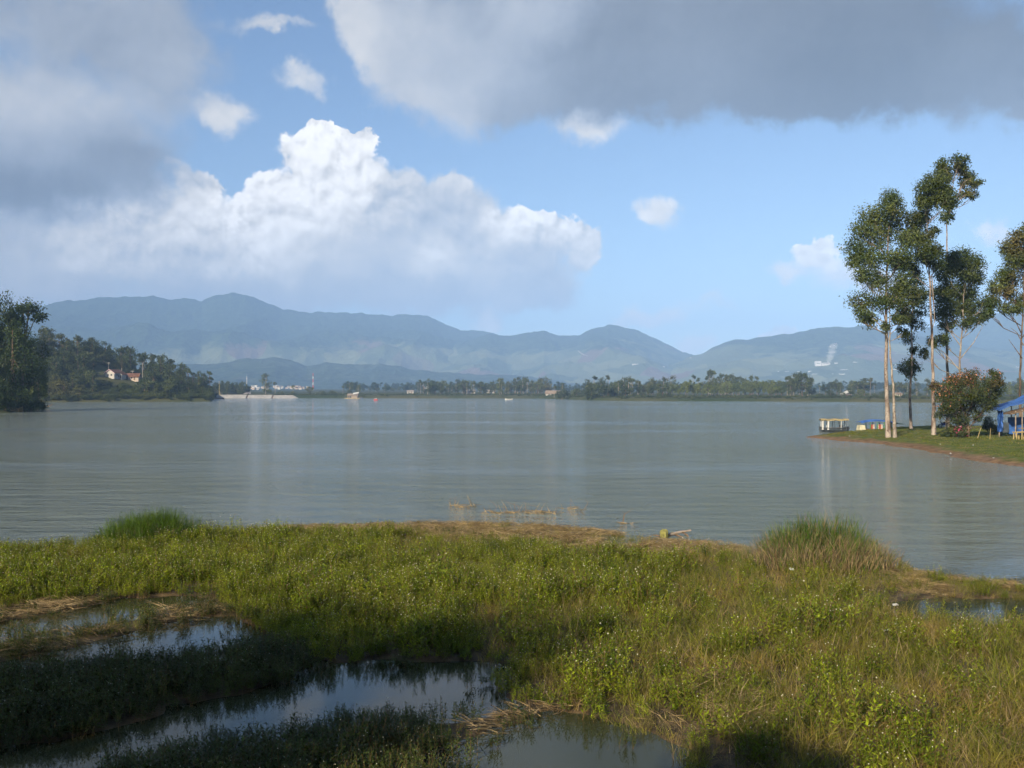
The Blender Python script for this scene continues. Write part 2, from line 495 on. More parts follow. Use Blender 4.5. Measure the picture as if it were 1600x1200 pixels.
# ------------------------------------------------------------------ mesh helpers
class MB:
    """collects shapes; build() links them as ONE mesh object"""
    def __init__(self):
        self.V, self.Fc, self.mi = [], [], []

    def add(self, vs, fs, mi=0):
        o = len(self.V)
        self.V.extend([tuple(map(float, q)) for q in vs])
        self.Fc.extend([tuple(i + o for i in f) for f in fs])
        self.mi.extend([mi] * len(fs))

    def box(self, c, s, rz=0.0, mi=0, taper=1.0):
        cx, cy_, cz = c
        hx, hy, hz = s[0] / 2, s[1] / 2, s[2] / 2
        co, si = math.cos(rz), math.sin(rz)
        vs_ = []
        for k in (-1, 1):
            tp = taper if k > 0 else 1.0
            for (a, b) in ((-1, -1), (1, -1), (1, 1), (-1, 1)):
                x, y = a * hx * tp, b * hy * tp
                vs_.append((cx + x * co - y * si, cy_ + x * si + y * co, cz + k * hz))
        self.add(vs_, [(3, 2, 1, 0), (4, 5, 6, 7), (0, 1, 5, 4), (1, 2, 6, 5), (2, 3, 7, 6), (3, 0, 4, 7)], mi)

    def tube(self, pts, rad, n=6, mi=0, caps=True):
        pts = [Vector(q) for q in pts]
        if not hasattr(rad, '__len__'):
            rad = [rad] * len(pts)
        rings = []
        up = Vector((0.31, 0.17, 0.93))
        for i, q in enumerate(pts):
            d = (pts[min(i + 1, len(pts) - 1)] - pts[max(i - 1, 0)])
            if d.length < 1e-9:
                d = Vector((0, 0, 1))
            d.normalize()
            a = d.cross(up)
            if a.length < 0.05:
                a = d.cross(Vector((1, 0, 0)))
            a.normalize()
            b = d.cross(a)
            rings.append([q + (a * math.cos(2 * math.pi * k / n) + b * math.sin(2 * math.pi * k / n)) * rad[i] for k in range(n)])
        vs_ = [v for r in rings for v in r]
        fs = []
        for i in range(len(pts) - 1):
            for k in range(n):
                fs.append((i * n + k, i * n + (k + 1) % n, (i + 1) * n + (k + 1) % n, (i + 1) * n + k))
        if caps:
            fs.append(tuple(range(n)))
            fs.append(tuple((len(pts) - 1) * n + k for k in reversed(range(n))))
        self.add(vs_, fs, mi)

    def slab(self, P, th, mi=0):
        """thick sheet over a grid of points P[i][j] (thickness downwards)"""
        P = np.asarray(P, float)
        a, b = P.shape[:2]
        top = P.reshape(-1, 3)
        bot = top - np.array((0, 0, th))
        fs = []
        for i in range(a - 1):
            for j in range(b - 1):
                q = (i * b + j, (i + 1) * b + j, (i + 1) * b + j + 1, i * b + j + 1)
                fs.append(q)
                fs.append(tuple(a * b + k for k in reversed(q)))
        rim = [(i, 0) for i in range(a)] + [(a - 1, j) for j in range(1, b)] + [(i, b - 1) for i in range(a - 2, -1, -1)] + [(0, j) for j in range(b - 2, 0, -1)]
        ids = [i * b + j for i, j in rim]
        for k in range(len(ids)):
            p, q = ids[k], ids[(k + 1) % len(ids)]
            fs.append((p, q, a * b + q, a * b + p))
        self.add(np.vstack((top, bot)), fs, mi)

    def gable(self, c, s, rise, rz=0.0, over=0.0, mi=0, th=0.12):
        """two roof planes with thickness: c = centre of the eaves, s = (length along ridge, width)"""
        L, W = s[0] / 2 + over, s[1] / 2 + over
        drop = rise * over / max(s[1] / 2, 0.01)
        co, si = math.cos(rz), math.sin(rz)

        def w(x, y, z):
            return (c[0] + x * co - y * si, c[1] + x * si + y * co, c[2] + z)
        for sg in (-1, 1):
            vs_ = [w(-L, sg * W, -drop), w(L, sg * W, -drop), w(L, 0, rise), w(-L, 0, rise),
                   w(-L, sg * W, -drop - th), w(L, sg * W, -drop - th), w(L, 0, rise - th), w(-L, 0, rise - th)]
            self.add(vs_, [(0, 1, 2, 3), (7, 6, 5, 4), (0, 4, 5, 1), (1, 5, 6, 2), (3, 7, 4, 0)], mi)

    def build(self, name, mats, parent=None, smooth=False):
        me = bpy.data.meshes.new(name)
        me.from_pydata(self.V, [], self.Fc)
        return finish(name, me, mats, parent, self.mi, smooth)


def finish(name, me, mats, parent=None, mi=None, smooth=False):
    if isinstance(mats, str):
        mats = [mats]
    for q in mats:
        me.materials.append(MATS[q])
    if mi is not None and len(mats) > 1:
        me.polygons.foreach_set('material_index', np.asarray(mi, dtype=np.int32))
    if smooth:
        me.polygons.foreach_set('use_smooth', np.ones(len(me.polygons), dtype=bool))
    me.update()
    o = bpy.data.objects.new(name, me)
    COL.objects.link(o)
    if parent is not None:
        o.parent = parent
    return o


def quads_mesh(name, V, mats, parent=None, mi=None, link=True):
    """V: (n,4,3) array of quads"""
    n = len(V)
    me = bpy.data.meshes.new(name)
    me.vertices.add(n * 4)
    me.vertices.foreach_set('co', V.reshape(-1).astype(np.float32))
    me.loops.add(n * 4)
    me.loops.foreach_set('vertex_index', np.arange(n * 4, dtype=np.int32))
    me.polygons.add(n)
    me.polygons.foreach_set('loop_start', np.arange(0, n * 4, 4, dtype=np.int32))
    me.polygons.foreach_set('loop_total', np.full(n, 4, dtype=np.int32))
    me.update(calc_edges=True)
    if link:
        return finish(name, me, mats, parent, mi)
    for q in ([mats] if isinstance(mats, str) else mats):
        me.materials.append(MATS[q])
    if mi is not None:
        me.polygons.foreach_set('material_index', np.asarray(mi, dtype=np.int32))
    return me


def tag(o, label=None, cat=None, group=None, kind=None):
    if label:
        o['label'] = label
    if cat:
        o['category'] = cat
    if group:
        o['group'] = group
    if kind:
        o['kind'] = kind
    return o


def empty(name, loc, rz=0.0):
    o = bpy.data.objects.new(name, None)
    o.empty_display_size = 0.2
    COL.objects.link(o)
    o.location = tuple(map(float, loc))
    o.rotation_euler = (0, 0, rz)
    return o


def copy_tree(o, parent=None):
    c = o.copy()
    COL.objects.link(c)
    c.parent = parent
    for ch in list(o.children):
        copy_tree(ch, c)
    return c


# ------------------------------------------------------------------ numpy noise
def vnoise(x, y, seed=0):
    x = np.asarray(x, float)
    y = np.asarray(y, float)
    xi, yi = np.floor(x).astype(np.int64), np.floor(y).astype(np.int64)
    xf, yf = x - xi, y - yi
    u, v = xf * xf * (3 - 2 * xf), yf * yf * (3 - 2 * yf)

    def h(a, b):
        q = (a * 374761393 + b * 668265263 + seed * 1442695041) & 0xFFFFFFFF
        q = ((q ^ (q >> 13)) * 1274126177) & 0xFFFFFFFF
        return ((q ^ (q >> 16)) & 0xFFFF) / 65535.0
    a, b, c, d = h(xi, yi), h(xi + 1, yi), h(xi, yi + 1), h(xi + 1, yi + 1)
    return (a * (1 - u) + b * u) * (1 - v) + (c * (1 - u) + d * u) * v


def fbm(x, y, o=5, seed=0, g=0.5):
    s, a, tot = 0, 1.0, 0
    for k in range(o):
        s = s + a * vnoise(x * 2 ** k, y * 2 ** k, seed + k * 7)
        tot += a
        a *= g
    return s / tot


def ridged(x, y, o=5, seed=0, g=0.5):
    s, a, tot = 0, 1.0, 0
    for k in range(o):
        s = s + a * (1 - np.abs(2 * vnoise(x * 2 ** k, y * 2 ** k, seed + k * 7) - 1))
        tot += a
        a *= g
    return s / tot


def sstep(a, b, x):
    t = np.clip((x - a) / (b - a), 0, 1)
    return t * t * (3 - 2 * t)


def poly_sd(poly, x, y):
    """signed distance to a polygon, positive inside"""
    P = np.asarray(poly, float)
    d = np.full(x.shape, 1e18)
    ins = np.zeros(x.shape, bool)
    for i in range(len(P)):
        a, b = P[i], P[(i + 1) % len(P)]
        e = b - a
        wx, wy = x - a[0], y - a[1]
        t = np.clip((wx * e[0] + wy * e[1]) / max(e @ e, 1e-12), 0, 1)
        d = np.minimum(d, (wx - e[0] * t) ** 2 + (wy - e[1] * t) ** 2)
        c = (a[1] > y) != (b[1] > y)
        with np.errstate(divide='ignore', invalid='ignore'):
            ins ^= c & (x < (b[0] - a[0]) * (y - a[1]) / (b[1] - a[1] + 1e-15) + a[0])
    d = np.sqrt(d)
    return np.where(ins, d, -d)


def grid_object(name, X, Y, Z, mat, keep=None, smooth=True):
    a, b = X.shape
    me = bpy.data.meshes.new(name)
    V = np.stack((X, Y, Z), -1).reshape(-1, 3)
    idx = np.arange(a * b).reshape(a, b)
    Q = np.stack((idx[:-1, :-1], idx[:-1, 1:], idx[1:, 1:], idx[1:, :-1]), -1).reshape(-1, 4)
    if keep is not None:
        k = keep.reshape(-1)
        Q = Q[k[Q].any(1)]
        used, invq = np.unique(Q, return_inverse=True)
        V, Q = V[used], invq.reshape(-1, 4)
    n = len(Q)
    me.vertices.add(len(V))
    me.vertices.foreach_set('co', V.reshape(-1).astype(np.float32))
    me.loops.add(n * 4)
    me.loops.foreach_set('vertex_index', Q.reshape(-1).astype(np.int32))
    me.polygons.add(n)
    me.polygons.foreach_set('loop_start', np.arange(0, n * 4, 4, dtype=np.int32))
    me.polygons.foreach_set('loop_total', np.full(n, 4, dtype=np.int32))
    me.update(calc_edges=True)
    return finish(name, me, mat, smooth=smooth)


# ------------------------------------------------------------------ terrain
def az_of(px):
    return np.arctan((np.asarray(px, float) - 800) / F)


# far shoreline of the lake: photo column -> distance
SH_PX = np.array([-2600, -1500, -600, -300, 0, 330, 336, 470, 840, 925, 1000, 1300, 1600, 1900, 2600, 4200])
SH_R = np.array([120, 300, 560, 664, 664, 672, 1060, 1075, 1000, 745, 690, 664, 585, 480, 300, 120])
SH_A = az_of(SH_PX)


def shore_r(az):
    return np.interp(az, SH_A, SH_R)


# top of the wooded hill at the left (ground, photo row at 800 m)
HILL_PX = np.array([-2200, -900, -300, 0, 60, 110, 160, 210, 250, 300, 345, 385, 430])
HILL_PY = np.array([470, 480, 505, 540, 552, 556, 566, 580, 588, 600, 609, 613, 614])


def ground_h(x, y):
    r = np.hypot(x, y)
    az = np.arctan2(x, y)
    s = r - shore_r(az)
    land = -1.5 + 3.4 * sstep(-3, 7, s) + 1.2 * sstep(5, 120, s) + 16.0 * sstep(500, 4000, r) * (s > 0)
    land = land + (fbm(x / 35, y / 35, 4, 3) - 0.4) * 1.6 * sstep(2, 30, s)
    hz = np.interp(az, az_of(HILL_PX), (HZ - HILL_PY) / F) * 800.0
    hz = np.where(az > az_of(430), 0, hz)
    hill = hz * sstep(6, 150, s) * (1 - 0.8 * sstep(250, 700, s)) * (0.82 + 0.36 * fbm(x / 60, y / 60, 4, 9))
    land = land + np.maximum(hill, 0)
    # bank the photographer stands on
    back = 3.9 - 5.4 * sstep(3.0, 13.0, y)
    front = (y < 13.0) | (np.abs(az) > 1.35)
    land = np.where(front, np.maximum(np.where(np.abs(az) > 1.5, land, -1.5), back), land)
    return land


def build_ground():
    fine = np.linspace(math.radians(-32), math.radians(32), 500)
    rest = np.linspace(math.radians(32), math.radians(328), 120)[1:]
    A = np.concatenate((fine, rest))
    R = np.concatenate((np.linspace(0.5, 16, 16), np.geomspace(18, 480, 30), np.geomspace(500, 1400, 150), np.geomspace(1430, 11500, 45)))
    AA, RR = np.meshgrid(A, R)
    X, Y = RR * np.sin(AA), RR * np.cos(AA)
    Z = ground_h(X, Y)
    o = grid_object('ground', X, Y, Z, 'far_land')
    tag(o, kind='structure')


build_ground()


def build_lake():
    A = np.linspace(0, 2 * math.pi, 97)
    R = np.geomspace(3, 1500, 24)
    AA, RR = np.meshgrid(A, R)
    o = grid_object('lake', RR * np.sin(AA), RR * np.cos(AA), np.zeros_like(AA), 'lake_water')
    tag(o, kind='structure')


build_lake()


def mountain(name, sky_px, sky_py, r_foot, r_crest, r_back, mat, seed, spur=0.22, rough=9.0, wid=0.06, power=1.25):
    """a range whose crest follows a measured profile; spurs and gullies run down to the foot"""
    a0, a1 = az_of(sky_px[0]), az_of(sky_px[-1])
    A = np.arange(a0, a1, math.radians(wid))
    v = np.interp(A, az_of(sky_px), (HZ - np.asarray(sky_py, float)) / F * np.cos(az_of(sky_px)))
    R = np.concatenate((np.linspace(r_foot, r_crest, 84), np.linspace(r_crest, r_back, 14)[1:]))
    AA, RR = np.meshgrid(A, R)
    VV = np.broadcast_to(v, AA.shape)
    t = (RR - r_foot) / (r_crest - r_foot)
    crest = VV * r_crest + EYE
    X, Y = RR * np.sin(AA), RR * np.cos(AA)
    up = np.clip(t, 0, 1) ** power
    k = r_crest / 12.0
    sp = ridged(X / (k * 1.6), Y / (k * 2.6), 5, seed)
    env = np.clip(4 * np.clip(t, 0, 1) * (1 - np.clip(t, 0, 1)), 0, 1)
    down = np.clip((RR - r_crest) / (r_back - r_crest), 0, 1)
    Z = crest * up * (1 - 0.75 * down ** 1.2) - crest * spur * (1 - sp) * env * 1.3
    Z = Z + (fbm(X / 75, Y / 190, 3, seed + 5, 0.55) - 0.5) * 1.5 * rough * sstep(0.05, 0.3, t)
    Z = np.maximum(Z, -2 + 8 * t)
    Z[0, :] = -8
    o = grid_object(name, X, Y, Z, mat)
    tag(o, kind='structure')
    return o


MX = [-900, -500, -200, 0, 55, 100, 150, 200, 235, 262, 285, 315, 336, 360, 385, 410, 440, 480, 520, 560, 610, 650, 670, 692, 720, 760, 800, 850, 900, 960, 1020]
MY = [470, 505, 496, 484, 478, 470, 466, 463, 461, 467, 466, 470, 461, 457, 460, 470, 484, 487, 488, 490, 492, 491, 496, 505, 514, 520, 527, 535, 542, 552, 562]
mountain('mountain_range', MX, MY, 3600, 7600, 9500, 'mountain_forest', 4, 0.42, 22.0)
CX = [650, 720, 760, 800, 824, 850, 872, 905, 925, 950, 980, 1010, 1040, 1066, 1100, 1140, 1180, 1230]
CY_ = [560, 535, 522, 526, 519, 517, 524, 523, 512, 507, 513, 522, 538, 549, 556, 560, 566, 575]
mountain('mountain_saddle', CX, CY_, 3300, 6700, 8500, 'mountain_forest', 21, 0.34, 20.0)
RX = [1030, 1060, 1095, 1120, 1150, 1200, 1240, 1270, 1300, 1330, 1350, 1380, 1420, 1470, 1540, 1600, 1700, 1900, 2300]
RY = [580, 566, 552, 539, 530, 525, 520, 513, 513, 512, 510, 516, 522, 530, 545, 560, 575, 590, 605]
mountain('mountain_spur', RX, RY, 3000, 5600, 7200, 'mountain_forest', 33, 0.32, 18.0)
EX = [1330, 1400, 1440, 1480, 1520, 1560, 1600, 1700, 1900, 2300, 3000]
EY = [560, 532, 515, 503, 496, 490, 484, 470, 460, 480, 500]
mountain('mountain_shoulder', EX, EY, 3600, 6900, 8600, 'mountain_forest', 41, 0.34, 20.0)
FX = [-500, -100, 60, 150, 240, 330, 380, 430, 455, 480, 515, 550, 590, 640, 690, 780, 870, 930, 1000]
FY = [560, 556, 560, 566, 570, 568, 562, 558, 565, 574, 566, 569, 568, 577, 581, 585, 593, 598, 606]
mountain('foothill', FX, FY, 3300, 4700, 5600, 'foothill_forest', 52, 0.22, 16.0, 0.08)


# raised shores with their own outline
def shore_mesh(name, pix, step, top, run, mat, seed, rough=0.15, zoff=0.0, pad=2.5, bulge=None):
    P = np.array([gp(a, b)[:2] for a, b in pix])
    x0, y0 = P.min(0) - pad
    x1, y1 = P.max(0) + pad
    X, Y = np.meshgrid(np.arange(x0, x1, step), np.arange(y0, y1, step))
    wob = (fbm(X / 3.0, Y / 3.0, 4, seed + 3) - 0.5) * run * 0.9
    sd = poly_sd(P, X, Y) + wob
    Z = np.where(sd > 0, top * (1 - np.exp(-np.maximum(sd, 0) / run)), sd * 0.35)
    Z = np.maximum(Z, -0.9) + (fbm(X / 1.5, Y / 1.5, 4, seed) - 0.5) * rough * sstep(0, run, sd) + zoff
    if bulge is not None:
        Z = Z + bulge(X, Y, sd)
    o = grid_object(name, X, Y, Z, mat, keep=sd > -pad)
    tag(o, kind='structure')

    def height(x, y):
        i = np.clip((np.asarray(x) - x0) / step, 0, X.shape[1] - 1.001)
        j = np.clip((np.asarray(y) - y0) / step, 0, X.shape[0] - 1.001)
        i0, j0 = np.floor(i).astype(int), np.floor(j).astype(int)
        fi, fj = i - i0, j - j0
        return (Z[j0, i0] * (1 - fi) + Z[j0, i0 + 1] * fi) * (1 - fj) + (Z[j0 + 1, i0] * (1 - fi) + Z[j0 + 1, i0 + 1] * fi) * fj
    return P, height


PEN_PIX = [(1256, 683), (1300, 687.5), (1365, 692.5), (1400, 697), (1450, 704), (1500, 715), (1560, 725), (1600, 730), (1700, 744), (1950, 780),
           (2150, 690), (1950, 662), (1700, 664), (1600, 667), (1550, 669), (1480, 669.5), (1420, 669), (1380, 670.5), (1330, 675), (1285, 679)]
PEN, pen_h = shore_mesh('peninsula', PEN_PIX, 0.5, 0.62, 3.0, 'bank_soil', 5, 0.16)
HEAD_PIX = [(-900, 760), (-300, 668), (-100, 653), (0, 646), (18, 643), (50, 641), (70, 638.5), (74, 637), (60, 634), (20, 631), (-100, 629), (-600, 629), (-900, 640)]
HEAD, head_h = shore_mesh('headland', HEAD_PIX, 2.0, 3.2, 9.0, 'far_land', 8, 0.5, pad=8,
                          bulge=lambda X, Y, sd: 22.0 * sstep(8, 70, sd) * sstep(-150, -215, X))


# ------------------------------------------------------------------ near shore: weeds, grass and straw between still pools
def gpoly(pix):
    return np.array([gp(a, b)[:2] for a, b in pix])


BAND = gpoly([(-400, 880), (0, 862), (60, 862), (150, 851), (250, 839), (400, 837), (560, 835), (700, 840), (800, 848), (930, 862), (1000, 869), (1100, 869),
              (1200, 872), (1300, 880), (1400, 890), (1500, 908), (1600, 918), (1750, 925), (1900, 930),
              (1900, 945), (1600, 938), (1450, 934), (1392, 944), (1384, 958), (1440, 968), (1600, 974), (1900, 985),
              (2300, 1500), (1120, 1500), (1095, 1240), (1062, 1175), (970, 1135), (900, 1118), (830, 1108), (775, 1092), (772, 1070), (800, 1044), (740, 1034),
              (600, 1036), (520, 1040), (450, 1030), (420, 1005), (398, 985), (370, 962), (340, 942), (300, 932), (170, 936), (90, 946), (-400, 985)])
ROW_C = gpoly([(-500, 1250), (-500, 1110), (0, 1062), (150, 1046), (300, 1034), (420, 1016), (475, 1012), (500, 1046), (420, 1078), (280, 1104), (190, 1140), (0, 1180)])
ROW_D = gpoly([(40, 1290), (170, 1216), (300, 1182), (450, 1160), (560, 1144), (640, 1133), (690, 1142), (690, 1180), (668, 1240), (640, 1400), (-200, 1500)])
ROW_D_TIP = gpoly([(560, 1148), (650, 1131), (760, 1113), (832, 1104), (842, 1122), (765, 1148), (700, 1170), (640, 1175)])
RIDGE = gpoly([(-200, 1050), (0, 1006), (60, 996), (150, 980), (230, 963), (300, 953), (395, 951), (400, 960), (300, 968), (230, 982), (150, 1006), (60, 1024), (-200, 1090)])
RIDGE_UP = gpoly([(-300, 990), (0, 958), (100, 944), (170, 935), (178, 942), (110, 956), (60, 966), (-300, 1010)])
STRAW_EDGE = gpoly([(380, 828), (600, 822), (700, 820), (800, 822), (920, 830), (1010, 842), (1160, 856), (1160, 872), (1000, 872), (930, 865), (800, 852), (700, 844), (560, 839), (380, 840)])
STRAW_SPIT = gpoly([(1395, 892), (1500, 909), (1650, 920), (1650, 938), (1450, 935), (1400, 924)])
SOLID = [BAND, ROW_C, ROW_D, ROW_D_TIP, RIDGE, RIDGE_UP, STRAW_SPIT]


def build_marsh():
    st = 0.2
    X, Y = np.meshgrid(np.arange(-34, 40, st), np.arange(9.5, 44, st))
    sd = np.max([poly_sd(p, X, Y) for p in SOLID], axis=0)
    sd = sd + (fbm(X / 0.9, Y / 0.9, 4, 17) - 0.5) * 0.7
    Z = -0.30 + 0.36 * sstep(-0.55, 0.45, sd) + (fbm(X / 0.5, Y / 0.5, 3, 19) - 0.5) * 0.07
    back = 3.85 - 5.4 * sstep(3.0, 13.0, Y)
    Z = np.maximum(Z, np.minimum(back, 0.4))
    o = grid_object('marsh_bank', X, Y, Z, 'marsh_mud')
    tag(o, kind='structure')


build_marsh()


def scatter(polys, spacing, seed, minus=(), inset=0.0, jitter=0.95):
    r = np.random.default_rng(seed)
    P = np.vstack(polys)
    x0, y0 = P.min(0)
    x1, y1 = P.max(0)
    y0 = max(y0, 12.5)
    x0, x1 = max(x0, -32), min(x1, 36)
    X, Y = np.meshgrid(np.arange(x0, x1, spacing), np.arange(y0, y1, spacing))
    X = X.ravel() + (r.random(X.size) - 0.5) * spacing * jitter * 2
    Y = Y.ravel() + (r.random(Y.size) - 0.5) * spacing * jitter * 2
    sd = np.max([poly_sd(p, X, Y) for p in polys], axis=0)
    k = sd > inset
    for p in minus:
        k &= poly_sd(p, X, Y) < 0
    k &= np.abs(X) < Y * 0.60 + 1.5          # the frame and a margin
    return X[k], Y[k]


def unit(a):
    return a / np.maximum(np.linalg.norm(a, axis=-1, keepdims=True), 1e-9)


def leaf_quads(base, direction, normal, length, width, fold=0.0):
    """diamond leaves: arrays of base points, directions, rough normals"""
    d = unit(direction)
    side = unit(np.cross(d, normal))
    L = np.asarray(length)[:, None]
    W = np.asarray(width)[:, None]
    mid = base + d * L * 0.45
    nn = unit(np.cross(side, d))
    return np.stack((base, mid + side * W * 0.5 + nn * fold * L, base + d * L, mid - side * W * 0.5 + nn * fold * L), 1)


def weed_patch(seed, stems=19, rad=0.30, hmin=0.26, hmax=0.72, leaf=0.098, flower=0.26, nodes=9):
    r = np.random.default_rng(seed)
    Q, M = [], []
    for s in range(stems):
        a, q = r.random() * 6.283, rad * math.sqrt(r.random())
        b = np.array((q * math.cos(a), q * math.sin(a), -0.03))
        h = hmin + (hmax - hmin) * r.random() ** 0.8
        lean = r.normal(0, 0.17, 2)
        top = b + np.array((lean[0] * h, lean[1] * h, h))
        mid = (b + top) / 2 + np.array((*(r.normal(0, 0.03, 2)), 0))
        w = np.array((math.cos(a * 3), math.sin(a * 3), 0)) * 0.0035
        Q += [np.stack((b - w, b + w, mid + w, mid - w)), np.stack((mid - w, mid + w, top + w * .6, top - w * .6))]
        M += [1, 1]
        ph = r.random() * 6.283
        for i in range(nodes):
            t = 0.28 + 0.72 * (i + r.random() * 0.5) / nodes
            p = b + (mid - b) * min(1, 2 * t) if t < 0.5 else mid + (top - mid) * (2 * t - 1)
            ph += 1.571 + r.normal(0, 0.35)
            L = leaf * (1.15 - 0.55 * t) * (0.75 + 0.5 * r.random())
            for sg in (0, math.pi):
                up = 0.35 + 0.75 * t * r.random() + r.normal(0, 0.22)
                d = np.array((math.cos(ph + sg), math.sin(ph + sg), up))
                n = np.array((-d[0] * up + r.normal(0, .3), -d[1] * up + r.normal(0, .3), 1.0))
                Q.append(leaf_quads(p[None], d[None], n[None], [L], [L * 0.33], 0.03)[0])
                M.append(0)
        if r.random() < flower:
            c = top + np.array((r.normal(0, .015), r.normal(0, .015), 0.025 + 0.03 * r.random()))
            R = 0.0085 + 0.004 * r.random()
            e = np.eye(3) * R
            for (i, j) in ((0, 1), (1, 2), (0, 2)):
                Q.append(np.stack((c - e[i], c - e[j], c + e[i], c + e[j])))
                M.append(2)
    return np.array(Q), M


def blade_quads(r, base, length, width, lean_dir, bend, segs=3):
    """one curved grass blade"""
    out = []
    d = np.array((lean_dir[0], lean_dir[1], 1.0))
    d /= np.linalg.norm(d)
    side = np.cross(d, (math.cos(r.random() * 6.28), math.sin(r.random() * 6.28), 0.2))
    side /= max(np.linalg.norm(side), 1e-6)
    p = base.copy()
    w = width
    for s in range(segs):
        q = p + d * length / segs
        w2 = width * (1 - (s + 1) / segs) + 0.0008
        out.append(np.stack((p - side * w / 2, p + side * w / 2, q + side * w2 / 2, q - side * w2 / 2)))
        p, w = q, w2
        d = d + np.array((lean_dir[0] * bend, lean_dir[1] * bend, -bend * 0.55))
        d /= np.linalg.norm(d)
    return out


def grass_patch(seed, blades=46, rad=0.30, lmin=0.28, lmax=0.72, width=0.009, dry=0.22, lean=0.35, bend=0.55):
    r = np.random.default_rng(seed)
    Q, M = [], []
    tilt = r.normal(0, 0.12, 2)
    for s in range(blades):
        a, q = r.random() * 6.283, rad * math.sqrt(r.random())
        b = np.array((q * math.cos(a), q * math.sin(a), -0.03))
        L = lmin + (lmax - lmin) * r.random() ** 1.5
        qs = blade_quads(r, b, L, width * (0.6 + 0.8 * r.random()), r.normal(0, lean, 2) + tilt, bend * (0.3 + r.random()))
        m = 1 if r.random() < dry else 0
        Q += qs
        M += [m] * len(qs)
    return np.array(Q), M


def straw_patch(seed, blades=42, rad=0.34):
    r = np.random.default_rng(seed)
    Q, M = [], []
    main = r.random() * 3.14
    for s in range(blades):
        a, q = r.random() * 6.283, rad * math.sqrt(r.random())
        b = np.array((q * math.cos(a), q * math.sin(a), 0.01 + 0.08 * r.random()))
        an = main + r.normal(0, 0.7)
        L = 0.15 + 0.4 * r.random()
        up = abs(r.normal(0, 0.22))
        ld = np.array((math.cos(an), math.sin(an))) * (1 / max(up, 0.05))
        qs = blade_quads(r, b, L, 0.009 + 0.006 * r.random(), ld, 0.15, 2)
        Q += qs
        M += [0] * len(qs)
    return np.array(Q), M


def proto_collection(name, protos, mats):
    c = bpy.data.collections.new(name)
    for i, (Q, M) in enumerate(protos):
        me = quads_mesh('%s_%02d' % (name, i), Q, mats, mi=M, link=False)
        o = bpy.data.objects.new('%s_%02d' % (name, i), me)
        c.objects.link(o)
    return c


def instanced(name, X, Y, Z, coll, n, seed, smin=0.8, smax=1.2, tilt=0.0, label=None, cat=None, scale=None):
    r = np.random.default_rng(seed)
    N = len(X)
    me = bpy.data.meshes.new(name)
    me.vertices.add(N)
    me.vertices.foreach_set('co', np.stack((X, Y, np.broadcast_to(Z, X.shape)), -1).astype(np.float32).reshape(-1))
    rot = np.stack((r.normal(0, tilt, N) if tilt else np.zeros(N), r.normal(0, tilt, N) if tilt else np.zeros(N), r.random(N) * 6.283), -1)
    a = me.attributes.new('rot', 'FLOAT_VECTOR', 'POINT')
    a.data.foreach_set('vector', rot.astype(np.float32).reshape(-1))
    sc = smin + (smax - smin) * r.random(N)
    if scale is not None:
        sc = sc * scale
    a = me.attributes.new('scl', 'FLOAT', 'POINT')
    a.data.foreach_set('value', sc.astype(np.float32))
    a = me.attributes.new('pick', 'INT', 'POINT')
    a.data.foreach_set('value', r.integers(0, n, N).astype(np.int32))
    o = bpy.data.objects.new(name, me)
    COL.objects.link(o)
    ng = bpy.data.node_groups.new(name + '_scatter', 'GeometryNodeTree')
    ng.interface.new_socket('Geometry', in_out='INPUT', socket_type='NodeSocketGeometry')
    ng.interface.new_socket('Geometry', in_out='OUTPUT', socket_type='NodeSocketGeometry')
    gi, go = ng.nodes.new('NodeGroupInput'), ng.nodes.new('NodeGroupOutput')
    ip = ng.nodes.new('GeometryNodeInstanceOnPoints')
    ci = ng.nodes.new('GeometryNodeCollectionInfo')
    ci.inputs['Collection'].default_value = coll
    ci.inputs['Separate Children'].default_value = True
    ci.inputs['Reset Children'].default_value = True
    L = ng.links

    def attr(nm, typ):
        q = ng.nodes.new('GeometryNodeInputNamedAttribute')
        q.data_type = typ
        q.inputs['Name'].default_value = nm
        return q.outputs['Attribute']
    L.new(gi.outputs[0], ip.inputs['Points'])
    L.new(ci.outputs[0], ip.inputs['Instance'])
    ip.inputs['Pick Instance'].default_value = True
    L.new(attr('pick', 'INT'), ip.inputs['Instance Index'])
    e2r = ng.nodes.new('FunctionNodeEulerToRotation')
    L.new(attr('rot', 'FLOAT_VECTOR'), e2r.inputs[0])
    L.new(e2r.outputs[0], ip.inputs['Rotation'])
    L.new(attr('scl', 'FLOAT'), ip.inputs['Scale'])
    L.new(ip.outputs[0], go.inputs[0])
    md = o.modifiers.new('scatter', 'NODES')
    md.node_group = ng
    tag(o, label, cat, kind='stuff')
    return o


